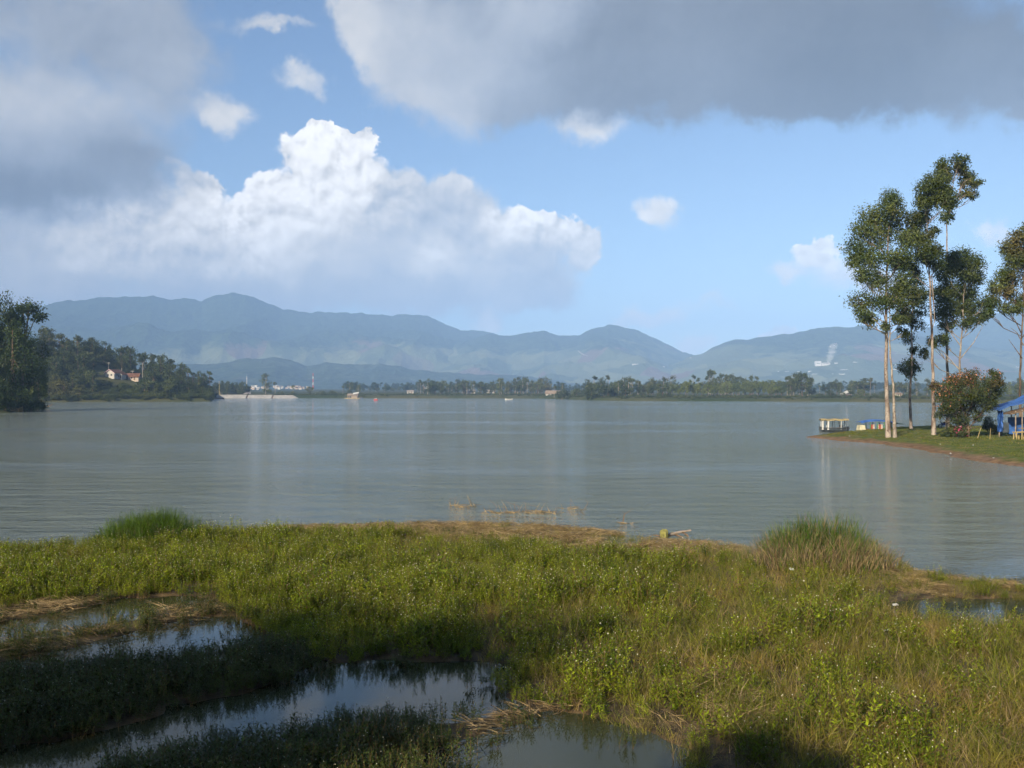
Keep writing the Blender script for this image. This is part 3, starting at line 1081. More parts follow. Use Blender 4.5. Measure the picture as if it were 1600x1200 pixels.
def build_marsh_plants():
    weeds = proto_collection('weed_patch', [weed_patch(100 + i) for i in range(7)], ['weed_leaf', 'stem_red', 'flower_white'])
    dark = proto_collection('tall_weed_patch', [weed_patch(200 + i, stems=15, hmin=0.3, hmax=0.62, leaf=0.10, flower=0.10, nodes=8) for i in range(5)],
                            ['shade_weed_leaf', 'stem_red', 'flower_white'])
    grass = proto_collection('grass_patch', [grass_patch(300 + i) for i in range(6)], ['grass_leaf', 'straw'])
    longg = proto_collection('long_grass_patch', [grass_patch(340 + i, blades=15, lmin=0.55, lmax=1.0, width=0.014, dry=0.3, lean=0.5, bend=0.8) for i in range(4)],
                             ['grass_leaf', 'straw'])
    straw = proto_collection('straw_patch', [straw_patch(400 + i) for i in range(4)], ['straw'])

    # main band: weeds thin out to the right, where grass takes over
    X, Y = scatter([BAND], 0.30, 1)
    r = np.random.default_rng(5)
    px = 800 + F * X / Y
    py = HZ + F * EYE / Y
    grassy = sstep(700, 1250, px + 260 * (fbm(X / 2.5, Y / 2.5, 4, 31) - 0.5) + 0.75 * (py - 900)) * 0.86
    grassy = np.maximum(grassy, 0.85 * sstep(0.54, 0.64, fbm(X / 3.1, Y / 3.1, 4, 77)) * sstep(300, 700, px))
    isg = r.random(len(X)) < grassy
    gap = fbm(X / 0.75, Y / 0.75, 3, 41, 0.6)
    keep = (gap > 0.36) | (r.random(len(X)) < 0.35)
    X, Y, px, py, isg = X[keep], Y[keep], px[keep], py[keep], isg[keep]
    edge = poly_sd(BAND, X, Y)
    hvar = 0.38 + 1.15 * fbm(X / 1.1, Y / 1.1, 4, 12, 0.7)
    hvar = hvar * (0.62 + 0.38 * sstep(0.0, 1.6, edge)) * (0.80 + 0.2 * sstep(860, 960, py))
    hvar = np.where((px > 1330) & (py < 945), hvar * 0.72, hvar)
    hvar = hvar * np.exp(r.normal(0, 0.17, len(X)))
    k = ~isg
    instanced('marsh_weeds', X[k], Y[k], 0.03, weeds, 7, 7, 0.85, 1.12, 0.08,
              'dense bed of leafy green weeds dotted with tiny white flower heads', 'weeds', hvar[k])
    instanced('marsh_grass', X[isg], Y[isg], 0.03, grass, 6, 8, 0.8, 1.15, 0.1,
              'olive and tan grass growing among the weeds towards the right', 'grass', hvar[isg])
    pr = sstep(800, 1150, px) * sstep(930, 1010, py) * 0.34 + 0.02
    k = (r.random(len(X)) < pr) & (edge > 0.4)
    instanced('long_grass', X[k], Y[k], 0.05, longg, 4, 9, 0.7, 1.05, 0.12,
              'long loose grass blades standing above the weeds at the right', 'grass')
    # rows of taller weeds standing in the still pools, shade put into their leaf colour
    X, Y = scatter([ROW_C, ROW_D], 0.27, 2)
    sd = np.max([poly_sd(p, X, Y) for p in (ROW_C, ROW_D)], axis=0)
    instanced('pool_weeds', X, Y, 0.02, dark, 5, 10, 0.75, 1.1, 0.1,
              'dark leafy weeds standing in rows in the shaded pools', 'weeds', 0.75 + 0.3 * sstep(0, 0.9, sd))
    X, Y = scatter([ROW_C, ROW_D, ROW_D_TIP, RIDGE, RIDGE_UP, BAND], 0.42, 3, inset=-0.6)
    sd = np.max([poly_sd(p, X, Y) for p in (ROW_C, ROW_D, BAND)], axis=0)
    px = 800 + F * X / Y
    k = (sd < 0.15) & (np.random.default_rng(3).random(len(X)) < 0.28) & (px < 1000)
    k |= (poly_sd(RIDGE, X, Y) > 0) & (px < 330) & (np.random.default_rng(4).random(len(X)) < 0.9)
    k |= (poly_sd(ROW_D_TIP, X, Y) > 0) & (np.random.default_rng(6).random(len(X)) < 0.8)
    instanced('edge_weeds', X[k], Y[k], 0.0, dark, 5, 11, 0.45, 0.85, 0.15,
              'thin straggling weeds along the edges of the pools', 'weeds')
    # straw: ridges between pools, the drift line along the lake, flattened patches
    flat = [gpoly([(1010, 1075), (1100, 1050), (1200, 1085), (1230, 1140), (1150, 1160), (1040, 1140)]),
            gpoly([(830, 1096), (900, 1108), (930, 1125), (880, 1120), (820, 1112)])]
    X, Y = scatter([RIDGE, RIDGE_UP, ROW_D_TIP, STRAW_EDGE, STRAW_SPIT] + flat, 0.30, 13)
    thin = np.maximum.reduce([poly_sd(q, X, Y) for q in (STRAW_EDGE, STRAW_SPIT)]) > 0
    k = np.where(thin, fbm(X / 1.3, Y / 1.3, 3, 23) > 0.40, fbm(X / 0.8, Y / 0.8, 3, 29) > 0.50)
    X, Y = X[k], Y[k]
    instanced('straw_litter', X, Y, 0.05, straw, 4, 14, 0.8, 1.2, 0.12,
              'dry brown straw on the ridges and along the water line', 'straw')
    X, Y = scatter([STRAW_EDGE, STRAW_SPIT, RIDGE], 0.36, 15)
    instanced('drift_grass', X, Y, 0.0, grass, 6, 16, 0.3, 0.75, 0.25,
              'thin tan grass in the drift line along the lake', 'grass')


build_marsh_plants()


def sedge_clump(px, py, wpx, hpx, seed, label, blades, mats, dry, depth=0.8, prof=0.45):
    b = gp(px, py)
    s = b[1] / F
    W, H = wpx * s, hpx * s
    r = np.random.default_rng(seed)
    Q, M = [], []
    for i in range(blades):
        u = r.normal(0, 0.42)
        if abs(u) > 1:
            u = r.uniform(-1, 1)
        v = r.uniform(-1, 1)
        e = max(0.0, 1 - u * u) ** prof
        base = np.array((u * W / 2, v * W / 2 * depth * math.sqrt(max(0.05, 1 - u * u)), 0.0))
        rag = 0.62 + 0.62 * float(fbm(np.array(u * 3.3 + seed), np.array(v * 1.5), 3, 5, 0.6))
        top = H * e * rag * (0.55 + 0.45 * (1 - abs(v))) * (0.62 + 0.5 * r.random())
        L = min(top, (0.45 + 0.45 * r.random()) * (1.5 if r.random() < 0.12 else 1.0))
        base[2] = max(0.0, top - L * 0.92)
        m = 1 if r.random() < dry * (1.5 if base[2] < 0.3 * H else 0.5) else 0
        qs = blade_quads(r, base, L, 0.011 + 0.007 * r.random(), r.normal(0, 0.30, 2) + np.array((u * 0.3, -0.03)), 0.7 * r.random() ** 1.5, 3)
        Q += qs
        M += [m] * len(qs)
    t = empty('grass_clump', (b[0], b[1], 0.02))
    bl = quads_mesh('blades', np.array(Q), mats, t, M)
    mound = MB()
    n = 14
    ring = []
    for j in range(4):
        f = 1 - j / 4
        ring.append([(math.cos(2 * math.pi * k / n) * W / 2 * f * 0.86, math.sin(2 * math.pi * k / n) * W / 2 * depth * f * 0.86,
                      H * 0.55 * (1 - f * f) ** prof - 0.06) for k in range(n)])
    vs_ = [v for q in ring for v in q] + [(0, 0, H * 0.55)]
    fs = [(j * n + k, j * n + (k + 1) % n, (j + 1) * n + (k + 1) % n, (j + 1) * n + k) for j in range(3) for k in range(n)]
    fs += [(3 * n + k, 3 * n + (k + 1) % n, 4 * n) for k in range(n)]
    mound.add(vs_, fs)
    mound.build('root_mound', 'marsh_mud', t, True)
    tag(t, label, 'grass clump')
    return t


sedge_clump(240, 852, 185, 62, 61, 'dark green tuft of fine upright grass at the left water edge', 6500, ['sedge_leaf', 'straw'], 0.03, 0.45, 0.32)
sedge_clump(1278, 888, 290, 90, 62, 'tall green and tan grass mound standing into the lake at the right', 6500, ['sedge_leaf', 'straw'], 0.48, 0.5, 0.75)
sedge_clump(372, 846, 90, 30, 63, 'low thin grass tuft beside the dark green tuft', 700, ['grass_leaf', 'straw'], 0.3, 0.5, 0.6)


# ------------------------------------------------------------------ trees
def clump_leaves(r, c, rad, n, leaf, squash=0.85, hang=0.25):
    """leaf spray: small bunches on the skin of a clump, so that gaps and bunches show"""
    c = np.asarray(c, float)
    bunches = max(6, int(n / 30))
    d = unit(r.normal(0, 1, (bunches, 3)))
    d[:, 2] = d[:, 2] * 0.9 + 0.12
    bc = c + d * rad * (0.50 + 0.5 * r.random((bunches, 1))) * np.array((1, 1, squash))
    k = r.integers(0, bunches, n)
    off = r.normal(0, 1, (n, 3)) * rad * 0.24
    p = bc[k] + off
    out = unit(p - c)
    nor = unit(out * 0.9 + np.array((0, 0, 0.25)) + r.normal(0, 0.55, (n, 3)))
    dr = unit(np.cross(nor, r.normal(0, 1, (n, 3))) + np.array((0, 0, -hang)))
    L = leaf * (0.6 + 0.8 * r.random(n))
    return leaf_quads(p, dr, nor, L, L * 0.42, 0.02)


def pixel_tree(name, label, cat, D, trunk, clumps, r0, bark, leafmat, per=460, leaf=0.27, seed=0, twigs=True, extra=None, flower=None, group=None):
    """tree built where it stands: trunk line and leaf clumps read off the photograph, turned into metres at distance D"""
    r = np.random.default_rng(seed)
    base = at(trunk[0][0], trunk[0][1], D)
    t = empty(name, base)
    s = D / F

    def loc(px, py, dy=0.0):
        return at(px, py, D) + np.array((0, dy, 0)) - base
    pts = [loc(x, y, r.normal(0, 0.15) if i else 0) for i, (x, y) in enumerate(trunk)]
    pts[0] = pts[0] - np.array((0, 0, 0.4))
    hh = np.array([q[2] for q in pts])
    f = (hh - hh[0]) / (hh[-1] - hh[0])
    rad = 0.72 * r0 * (1 - 0.82 * f) + 0.25 * r0 * np.exp(-f * 40)
    mb = MB()
    # more points for a slightly crooked trunk
    P2, R2 = [], []
    for i in range(len(pts) - 1):
        for k in range(4):
            u = k / 4
            P2.append(pts[i] * (1 - u) + pts[i + 1] * u + np.array((r.normal(0, 0.03), r.normal(0, 0.03), 0)))
            R2.append((rad[i] * (1 - u) + rad[i + 1] * u) * (1 + r.normal(0, 0.04)))
    P2.append(pts[-1])
    R2.append(rad[-1])
    mb.tube(P2, R2, 8)
    trunk_o = mb.build('trunk', bark, t, True)
    PP = np.array(P2)
    Q = []
    br = MB()
    for (cx, cy_, cr) in clumps:
        dy = r.normal(0, 0.9) * cr * s
        c = loc(cx, cy_, dy)
        Q.append(clump_leaves(r, c, cr * s, int(per * 2.6 * (cr / 18.0) ** 1.7), leaf))
        if twigs:
            target = c[2] - 1.3 * cr * s - 0.4 * abs(c[0])
            j = int(np.argmin(np.abs(PP[:, 2] - target)))
            j = min(j, len(PP) - 2)
            a = PP[j]
            m = a * 0.45 + c * 0.55 + np.array((0, 0, -0.25 * np.linalg.norm(c - a) * 0.5))
            br.tube([a, m, c], [max(0.035, R2[j] * 0.42), 0.045, 0.02], 5, caps=False)
            for _ in range(3):
                e = c + unit(r.normal(0, 1, 3)) * cr * s * 0.85
                br.tube([m, (m + e) / 2 + r.normal(0, 0.12, 3), e], [0.035, 0.025, 0.012], 4, caps=False)
    for path in (extra or []):
        br.tube([loc(x, y, r.normal(0, 0.2)) for x, y in path], np.linspace(0.07, 0.02, len(path)), 5, caps=False)
    if br.V:
        br.build('branches', bark, t, True)
    quads_mesh('crown', np.concatenate(Q), leafmat, t)
    if flower:
        fm, n, pts_ = flower
        F_ = []
        for (cx, cy_, cr, k) in pts_:
            c = loc(cx, cy_, -0.55 * cr * s)
            p = c + unit(r.normal(0, 1, (int(n * k), 3))) * cr * s * (0.7 + 0.35 * r.random((int(n * k), 1)))
            nn = unit(p - c + r.normal(0, .3, p.shape))
            dr = unit(np.cross(nn, r.normal(0, 1, p.shape)))
            L = 0.10 + 0.14 * r.random(len(p))
            F_.append(leaf_quads(p + nn * 0.08, dr, nn, L, L * 0.85, 0.02))
        quads_mesh('blossoms', np.concatenate(F_), fm, t)
    tag(t, label, cat, group)
    return t


G_GUM = 'tall slender trees on the peninsula'
pixel_tree('tall_tree', 'tall reddish-trunked tree nearest the tip of the peninsula, broad drooping crown', 'tree', 114,
           [(1388, 683), (1386, 620), (1385, 540), (1385, 470), (1386, 410), (1390, 360), (1396, 315)],
           [(1392, 314, 19), (1372, 334, 22), (1400, 342, 25), (1352, 360, 20), (1382, 368, 26), (1347, 388, 21), (1410, 378, 18), (1338, 408, 15), (1365, 405, 23), (1395, 408, 22),
            (1343, 432, 16), (1370, 440, 21), (1403, 440, 18), (1350, 470, 19), (1376, 474, 18), (1346, 492, 14), (1362, 500, 14), (1398, 462, 16), (1410, 410, 16), (1390, 330, 18)],
           0.36, 'gum_bark', 'gum_leaf', seed=1, group=G_GUM,
           extra=[[(1386, 470), (1368, 445), (1345, 420)], [(1386, 440), (1408, 410), (1418, 395)], [(1386, 520), (1365, 500), (1345, 480)]])
pixel_tree('tall_tree', 'pale thin trunk bending close beside the reddish trunk near the peninsula tip', 'tree', 113,
           [(1398, 684), (1397, 640), (1394, 590), (1390, 545), (1388, 500), (1392, 470)],
           [(1404, 476, 17), (1420, 466, 17), (1412, 496, 14), (1398, 500, 12), (1422, 490, 13), (1405, 455, 15), (1382, 512, 9), (1412, 518, 10)],
           0.26, 'pale_bark', 'gum_leaf', seed=2, group=G_GUM)
pixel_tree('tall_tree', 'dark narrow tree with a separate leaf tuft halfway up its trunk', 'tree', 138,
           [(1424, 672), (1423, 620), (1423, 570), (1425, 510), (1427, 460), (1428, 425)],
           [(1429, 440, 14), (1420, 455, 14), (1434, 462, 14), (1428, 485, 15), (1420, 500, 12), (1434, 508, 12), (1424, 528, 11), (1428, 546, 9),
            (1422, 566, 11), (1414, 574, 10), (1430, 574, 10), (1423, 584, 11)],
           0.27, 'gum_bark', 'dark_leaf', seed=3, group=G_GUM)
pixel_tree('tall_tree', 'tall tree left of the orange-flowered bush, dense high crown over a bare lower trunk', 'tree', 117,
           [(1459, 680), (1457, 620), (1457, 550), (1456, 480), (1453, 420), (1449, 365), (1450, 310)],
           [(1440, 298, 16), (1458, 286, 18), (1472, 296, 16), (1450, 312, 20), (1468, 318, 19), (1436, 322, 15), (1428, 345, 17), (1452, 338, 17), (1422, 370, 18), (1440, 372, 15),
            (1430, 396, 18), (1420, 412, 14), (1445, 402, 15), (1462, 392, 15), (1465, 412, 14), (1437, 420, 12), (1466, 358, 9)],
           0.30, 'gum_bark', 'gum_leaf', per=560, seed=4, group=G_GUM,
           extra=[[(1452, 350), (1438, 335), (1432, 330)], [(1451, 345), (1466, 332)], [(1455, 420), (1440, 402)], [(1456, 430), (1462, 500), (1450, 540)]])
pixel_tree('tall_tree', 'tallest tree of the peninsula, small forked crown leaning right on a long bare stem', 'tree', 134,
           [(1480, 673), (1480, 620), (1479, 550), (1479, 480), (1480, 410), (1481, 350), (1486, 310), (1492, 275)],
           [(1484, 254, 13), (1497, 252, 13), (1490, 264, 15), (1506, 262, 12), (1482, 276, 11), (1520, 274, 12), (1529, 284, 9), (1514, 284, 9), (1510, 300, 9), (1519, 305, 8),
            (1482, 298, 10), (1484, 322, 10), (1483, 338, 11), (1490, 312, 8), (1478, 312, 9)],
           0.31, 'gum_bark', 'gum_leaf', seed=5, group=G_GUM, leaf=0.34,
           extra=[[(1483, 335), (1496, 305), (1506, 285), (1520, 276)], [(1484, 328), (1500, 305), (1512, 300)]])
pixel_tree('tall_tree', 'round bushy-crowned tree standing behind the orange-flowered bush', 'tree', 128,
           [(1500, 672), (1500, 620), (1501, 560), (1503, 500), (1506, 450), (1508, 420)],
           [(1508, 402, 18), (1492, 412, 17), (1522, 412, 17), (1480, 428, 18), (1506, 428, 20), (1532, 432, 16), (1476, 454, 18), (1500, 456, 20), (1524, 456, 19), (1474, 478, 15),
            (1494, 484, 18), (1518, 482, 18), (1538, 474, 14), (1464, 494, 12), (1484, 506, 13), (1510, 506, 13), (1532, 498, 11), (1544, 492, 9), (1452, 536, 10), (1470, 530, 11), (1490, 400, 12), (1448, 552, 8)],
           0.25, 'pale_bark', 'gum_leaf', per=720, seed=6, group=G_GUM,
           extra=[[(1501, 560), (1520, 535), (1540, 505)], [(1502, 540), (1485, 520), (1470, 505)], [(1500, 580), (1475, 550), (1455, 540)]])
pixel_tree('tall_tree', 'tree cut by the right edge of the picture with bare side branches', 'tree', 120,
           [(1594, 682), (1594, 630), (1595, 570), (1597, 510), (1599, 450), (1602, 395)],
           [(1592, 374, 17), (1608, 362, 17), (1576, 388, 13), (1602, 392, 20), (1584, 408, 17), (1612, 412, 18), (1570, 430, 15), (1594, 434, 17), (1560, 450, 15), (1580, 456, 14),
            (1616, 440, 16), (1552, 472, 12), (1566, 484, 11), (1604, 470, 14), (1590, 482, 10), (1625, 460, 16), (1545, 488, 8)],
           0.24, 'dark_bark', 'gum_leaf', per=620, seed=7, group=G_GUM,
           extra=[[(1597, 520), (1585, 500), (1575, 485)], [(1597, 540), (1588, 520), (1580, 512)], [(1597, 530), (1610, 505)], [(1596, 560), (1584, 545), (1578, 530)]])
pixel_tree('flowering_bush', 'big spreading bush covered in orange blossoms, standing before the tall trunks', 'bush', 112,
           [(1512, 688), (1512, 672), (1510, 655), (1506, 640)],
           [(1482, 604, 16), (1500, 594, 16), (1522, 592, 16), (1542, 598, 15), (1470, 618, 13), (1490, 622, 17), (1512, 616, 18), (1534, 618, 17), (1552, 612, 13), (1474, 636, 13),
            (1494, 642, 16), (1516, 638, 16), (1536, 634, 13), (1550, 628, 10), (1490, 658, 12), (1504, 656, 11), (1484, 672, 8), (1464, 604, 8), (1558, 588, 7), (1548, 584, 8), (1470, 650, 8), (1526, 650, 9), (1556, 600, 9)],
           0.19, 'dark_bark', 'bush_leaf', per=620, leaf=0.21, seed=8,
           extra=[[(1512, 676), (1520, 660), (1530, 645), (1540, 635)], [(1512, 668), (1498, 650), (1485, 630)], [(1513, 672), (1522, 668), (1532, 667)], [(1511, 684), (1514, 660), (1518, 640)]],
           flower=('flower_orange', 44, [(1482, 600, 16, 2.2), (1500, 592, 16, 1.8), (1522, 588, 16, 1.2), (1470, 614, 13, 1.8), (1490, 620, 18, 1.6), (1545, 590, 12, 1.0), (1508, 612, 18, 1.0), (1474, 634, 13, 1.0),
                                         (1558, 584, 6, 0.5), (1534, 615, 16, 0.6)]))
pixel_tree('flowering_shrub', 'small magenta-flowered shrub at the foot of the orange-flowered bush', 'shrub', 111,
           [(1500, 687), (1500, 680), (1499, 676)],
           [(1494, 672, 5), (1503, 672, 5), (1499, 677, 6), (1506, 680, 5), (1493, 680, 4)], 0.05, 'dark_bark', 'bush_leaf', per=2600, leaf=0.15, seed=9,
           flower=('flower_pink', 22, [(1494, 671, 5, 1), (1503, 671, 5, 1), (1499, 676, 6, 1), (1506, 679, 4, .8)]))
pixel_tree('flowering_shrub', 'loose shrub with whitish flowers beside the blue tarpaulin', 'shrub', 118,
           [(1548, 681), (1548, 674), (1547, 666)],
           [(1540, 662, 6), (1550, 660, 7), (1546, 668, 7), (1556, 668, 6), (1538, 668, 5), (1544, 655, 5), (1553, 674, 5)], 0.05, 'dark_bark', 'bamboo_leaf', per=1500, leaf=0.16, seed=10,
           flower=('flower_white', 22, [(1540, 660, 6, 1), (1550, 658, 6, 1), (1544, 654, 5, 1), (1556, 668, 5, .6)]))
pixel_tree('shrub', 'low dark shrub between the trunks left of the magenta flowers', 'shrub', 112,
           [(1478, 686), (1478, 682), (1478, 680)], [(1473, 681, 4), (1480, 680, 5), (1487, 682, 4)], 0.04, 'dark_bark', 'dark_leaf', per=2400, leaf=0.15, seed=11)


# turf on the peninsula
def build_turf():
    r = np.random.default_rng(71)
    x0, y0 = PEN.min(0)
    x1, y1 = PEN.max(0)
    n = 15000
    X, Y = r.uniform(x0, min(x1, 95), n), r.uniform(y0, y1, n)
    k = (poly_sd(PEN, X, Y) > 1.2 + 2.2 * fbm(X / 4, Y / 4, 3, 5)) & (X < Y * 0.58)
    X, Y = X[k], Y[k]
    coll = proto_collection('turf_patch', [grass_patch(500 + i, blades=26, rad=0.38, lmin=0.08, lmax=0.26, width=0.03, dry=0.1, lean=0.5) for i in range(4)], ['turf_leaf', 'straw'])
    instanced('short_turf', X, Y, pen_h(X, Y), coll, 4, 72, 0.6, 1.25, 0.05, 'short green turf covering the peninsula', 'grass')


build_turf()


# ------------------------------------------------------------------ trees of the hill and the far shores (unit height, copied)
def unit_tree(kind, seed, fine=1.0):
    r = np.random.default_rng(seed)
    mb = MB()
    clumps = []
    bend = r.normal(0, 0.03, 2)
    if kind == 'umbrella':
        top = 0.90
        clumps = [((bend[0], bend[1], 0.90), 0.085)]
        for i in range(4):
            a = r.random() * 6.28
            clumps.append(((math.cos(a) * 0.085, math.sin(a) * 0.085, 0.78 + 0.14 * r.random()), 0.055 + 0.03 * r.random()))
        if r.random() < 0.6:
            clumps.append(((0.06 * r.normal(), 0.05, 0.60), 0.05))
        tr = 0.012
        n, leaf = 62, 0.05
    elif kind == 'column':
        top = 0.93
        for i in range(11):
            z = 0.18 + 0.76 * i / 10
            w = 0.16 * math.sin(math.pi * (0.18 + 0.8 * (1 - z))) + 0.01
            a = r.random() * 6.28
            clumps.append(((math.cos(a) * w * 0.7, math.sin(a) * w * 0.7, z), 0.06 + w * 0.55))
        tr = 0.016
        n, leaf = 60, 0.055
    elif kind == 'round':
        top = 0.7
        for i in range(13):
            d = unit(r.normal(0, 1, 3))
            clumps.append(((d[0] * 0.28, d[1] * 0.28, 0.58 + d[2] * 0.28), 0.13 + 0.05 * r.random()))
        tr = 0.026
        n, leaf = 75, 0.075
    elif kind == 'bush':
        top = 0.5
        for i in range(10):
            a = r.random() * 6.28
            q = 0.45 * math.sqrt(r.random())
            clumps.append(((math.cos(a) * q, math.sin(a) * q, 0.25 + 0.5 * r.random() * (1 - q)), 0.22))
        tr = 0.03
        n, leaf = 70, 0.11
    else:  # bamboo: arching plumes
        top = 0.5
        for i in range(9):
            a = r.random() * 6.28
            k = 0.12 + 0.22 * r.random()
            h = 0.65 + 0.33 * r.random()
            for j in range(4):
                u = 0.35 + 0.65 * j / 3
                clumps.append(((math.cos(a) * k * u * u * 1.3, math.sin(a) * k * u * u * 1.3, h * (1.25 * u - 0.28 * u * u)), 0.085))
        tr = 0.012
        n, leaf = 40, 0.06
    pts = [np.array((0, 0, -0.04))] + [np.array((bend[0] * u * u, bend[1] * u * u, top * u)) for u in (0.33, 0.66, 1.0)]
    mb.tube(pts, [tr, tr * 0.85, tr * 0.65, tr * 0.3], 5)
    if kind in ('round', 'bush', 'umbrella', 'column'):
        for (c, cr) in clumps[:5]:
            a = pts[2] if kind != 'bush' else pts[1]
            mb.tube([a, (a + np.array(c)) / 2, np.array(c)], [tr * 0.45, tr * 0.3, tr * 0.12], 4, caps=False)
    Q = np.concatenate([clump_leaves(r, c, cr, int(n * fine * fine * 1.4), leaf / fine) for c, cr in clumps])
    return mb, Q


PROTO = {}
KIND_LEAF = {'hill': 'hill_leaf', 'shore': 'shore_leaf', 'bamboo': 'bamboo_leaf', 'dark': 'dark_leaf'}


def proto_tree(kind, v, leafkey):
    key = (kind, v, leafkey)
    if key not in PROTO:
        mb, Q = unit_tree(kind, 900 + v * 13 + len(kind) * 7, 2.4 if leafkey == 'dark' else 1.0)
        me = bpy.data.meshes.new('trunk')
        me.from_pydata(mb.V, [], mb.Fc)
        me.materials.append(MATS['pale_bark' if kind in ('umbrella', 'column') and leafkey == 'shore' else 'dark_bark'])
        cr = quads_mesh('crown', Q, KIND_LEAF[leafkey], link=False)
        PROTO[key] = (me, cr)
    return PROTO[key]


TREE_R = np.random.default_rng(123)
TREE_NAME = {'umbrella': 'umbrella_tree', 'column': 'slender_tree', 'round': 'round_tree', 'bush': 'bush', 'bamboo': 'bamboo_clump'}


def plant(kind, x, y, h, leafkey, label, group, wide=1.0, z=None, cat=None):
    tm, cm = proto_tree(kind, int(TREE_R.integers(0, 4)), leafkey)
    if z is None:
        z = float(ground_h(np.array(x), np.array(y)))
    t = empty(TREE_NAME[kind], (x, y, z - 0.1), TREE_R.random() * 6.28)
    w = h * wide * (0.85 + 0.3 * TREE_R.random())
    t.scale = (w, w, h)
    for nm, me in (('trunk', tm), ('crown', cm)):
        o = bpy.data.objects.new(nm, me)
        COL.objects.link(o)
        o.parent = t
    tag(t, label, cat or {'bush': 'bush', 'bamboo': 'bamboo'}.get(kind, 'tree'), group)
    return t


def polar(px, r):
    a = float(az_of(px))
    return r * math.sin(a), r * math.cos(a)


def tall_at(kind, px, ytop, D, leafkey, label, group, wide=1.0):
    """tree whose top shows at a row, standing on the ground at distance D"""
    x, y = (px - 800) / F * D, D
    z = float(ground_h(np.array(x), np.array(y)))
    h = EYE + (HZ - ytop) / F * D - z
    return plant(kind, x, y, max(h, 3.0), leafkey, label, group, wide)


# the wooded hill at the left
def build_hill_trees():
    r = TREE_R
    placed = []
    segs = [(-60, 95, 'at the thick left end of the hill'), (95, 160, 'left of the pink house'),
            (160, 235, 'around the pink house'), (235, 300, 'right of the hill houses'), (300, 384, 'on the hill tip beside the concrete slope')]
    cnt = [86, 62, 46, 44, 44]
    for (a, b, where), n in zip(segs, cnt):
        k = 0
        tries = 0
        while k < n and tries < 4000:
            tries += 1
            px = r.uniform(a, b)
            s = 12 + 190 * r.random() ** 1.15
            rr = float(shore_r(az_of(px))) + s
            x, y = polar(px, rr)
            if any((x - q[0]) ** 2 + (y - q[1]) ** 2 < 26 for q in placed):
                continue
            if 147 < px < 222 and 58 < s < 112:           # the house terrace stays open
                continue
            if 147 < px < 222 and s <= 58:
                plant('bush', x, y, r.uniform(2.2, 4.0), 'hill', 'small bush on the grassy slope below the pink house', 'trees on the wooded hill', 1.5)
                placed.append((x, y))
                k += 1
                continue
            placed.append((x, y))
            u = r.random()
            tip = 1.0 if px < 300 else 0.72
            if s < 34:
                kind, h = ('bush', r.uniform(4, 7)) if u < 0.5 else ('round', r.uniform(6, 10))
            elif u < 0.36:
                kind, h = 'round', r.uniform(8, 13)
            elif u < 0.66:
                kind, h = 'column', r.uniform(10, 19)
            elif u < 0.86:
                kind, h = 'umbrella', r.uniform(12, 18)
            else:
                kind, h = 'bush', r.uniform(5, 8)
            word = {'round': 'dark round-crowned tree', 'column': 'dark slender tree', 'umbrella': 'thin high-crowned tree', 'bush': 'dark low bush'}[kind]
            lvl = 'low by the water' if s < 45 else ('halfway up' if s < 110 else 'high up')
            size = '' if h < {'round': 10.5, 'column': 14.5, 'umbrella': 15, 'bush': 6}[kind] else 'large '
            plant(kind, x, y, h * tip, 'hill', '%s%s %s, %s' % (size, word, lvl, where), 'trees on the wooded hill', 1.1)
            k += 1
    # tops that stand out against the mountains
    for px, yt, D, kd in ((72, 511, 800, 'column'), (80, 520, 800, 'column'), (104, 526, 800, 'umbrella'), (138, 528, 800, 'round'), (164, 535, 790, 'round'), (176, 548, 780, 'umbrella'),
                          (189, 552, 770, 'umbrella'), (200, 554, 780, 'umbrella'), (212, 557, 770, 'column'), (225, 549, 800, 'umbrella'), (239, 552, 780, 'umbrella'), (246, 566, 760, 'round'),
                          (268, 561, 770, 'umbrella'), (276, 578, 760, 'round'), (301, 581, 760, 'umbrella'), (318, 583, 750, 'column'), (328, 579, 750, 'umbrella'), (345, 597, 1080, 'round'),
                          (366, 596, 1080, 'round'), (379, 595, 1080, 'round'), (120, 527, 800, 'column'), (150, 533, 800, 'column')):
        word = {'round': 'round-crowned tree', 'column': 'slender tree', 'umbrella': 'thin high-crowned tree'}[kd]
        tall_at(kd, px, yt, D, 'hill', '%s on the hill crest, outlined against the blue mountain' % word, 'trees on the hill crest', 1.1 if kd != 'round' else 0.9)


build_hill_trees()


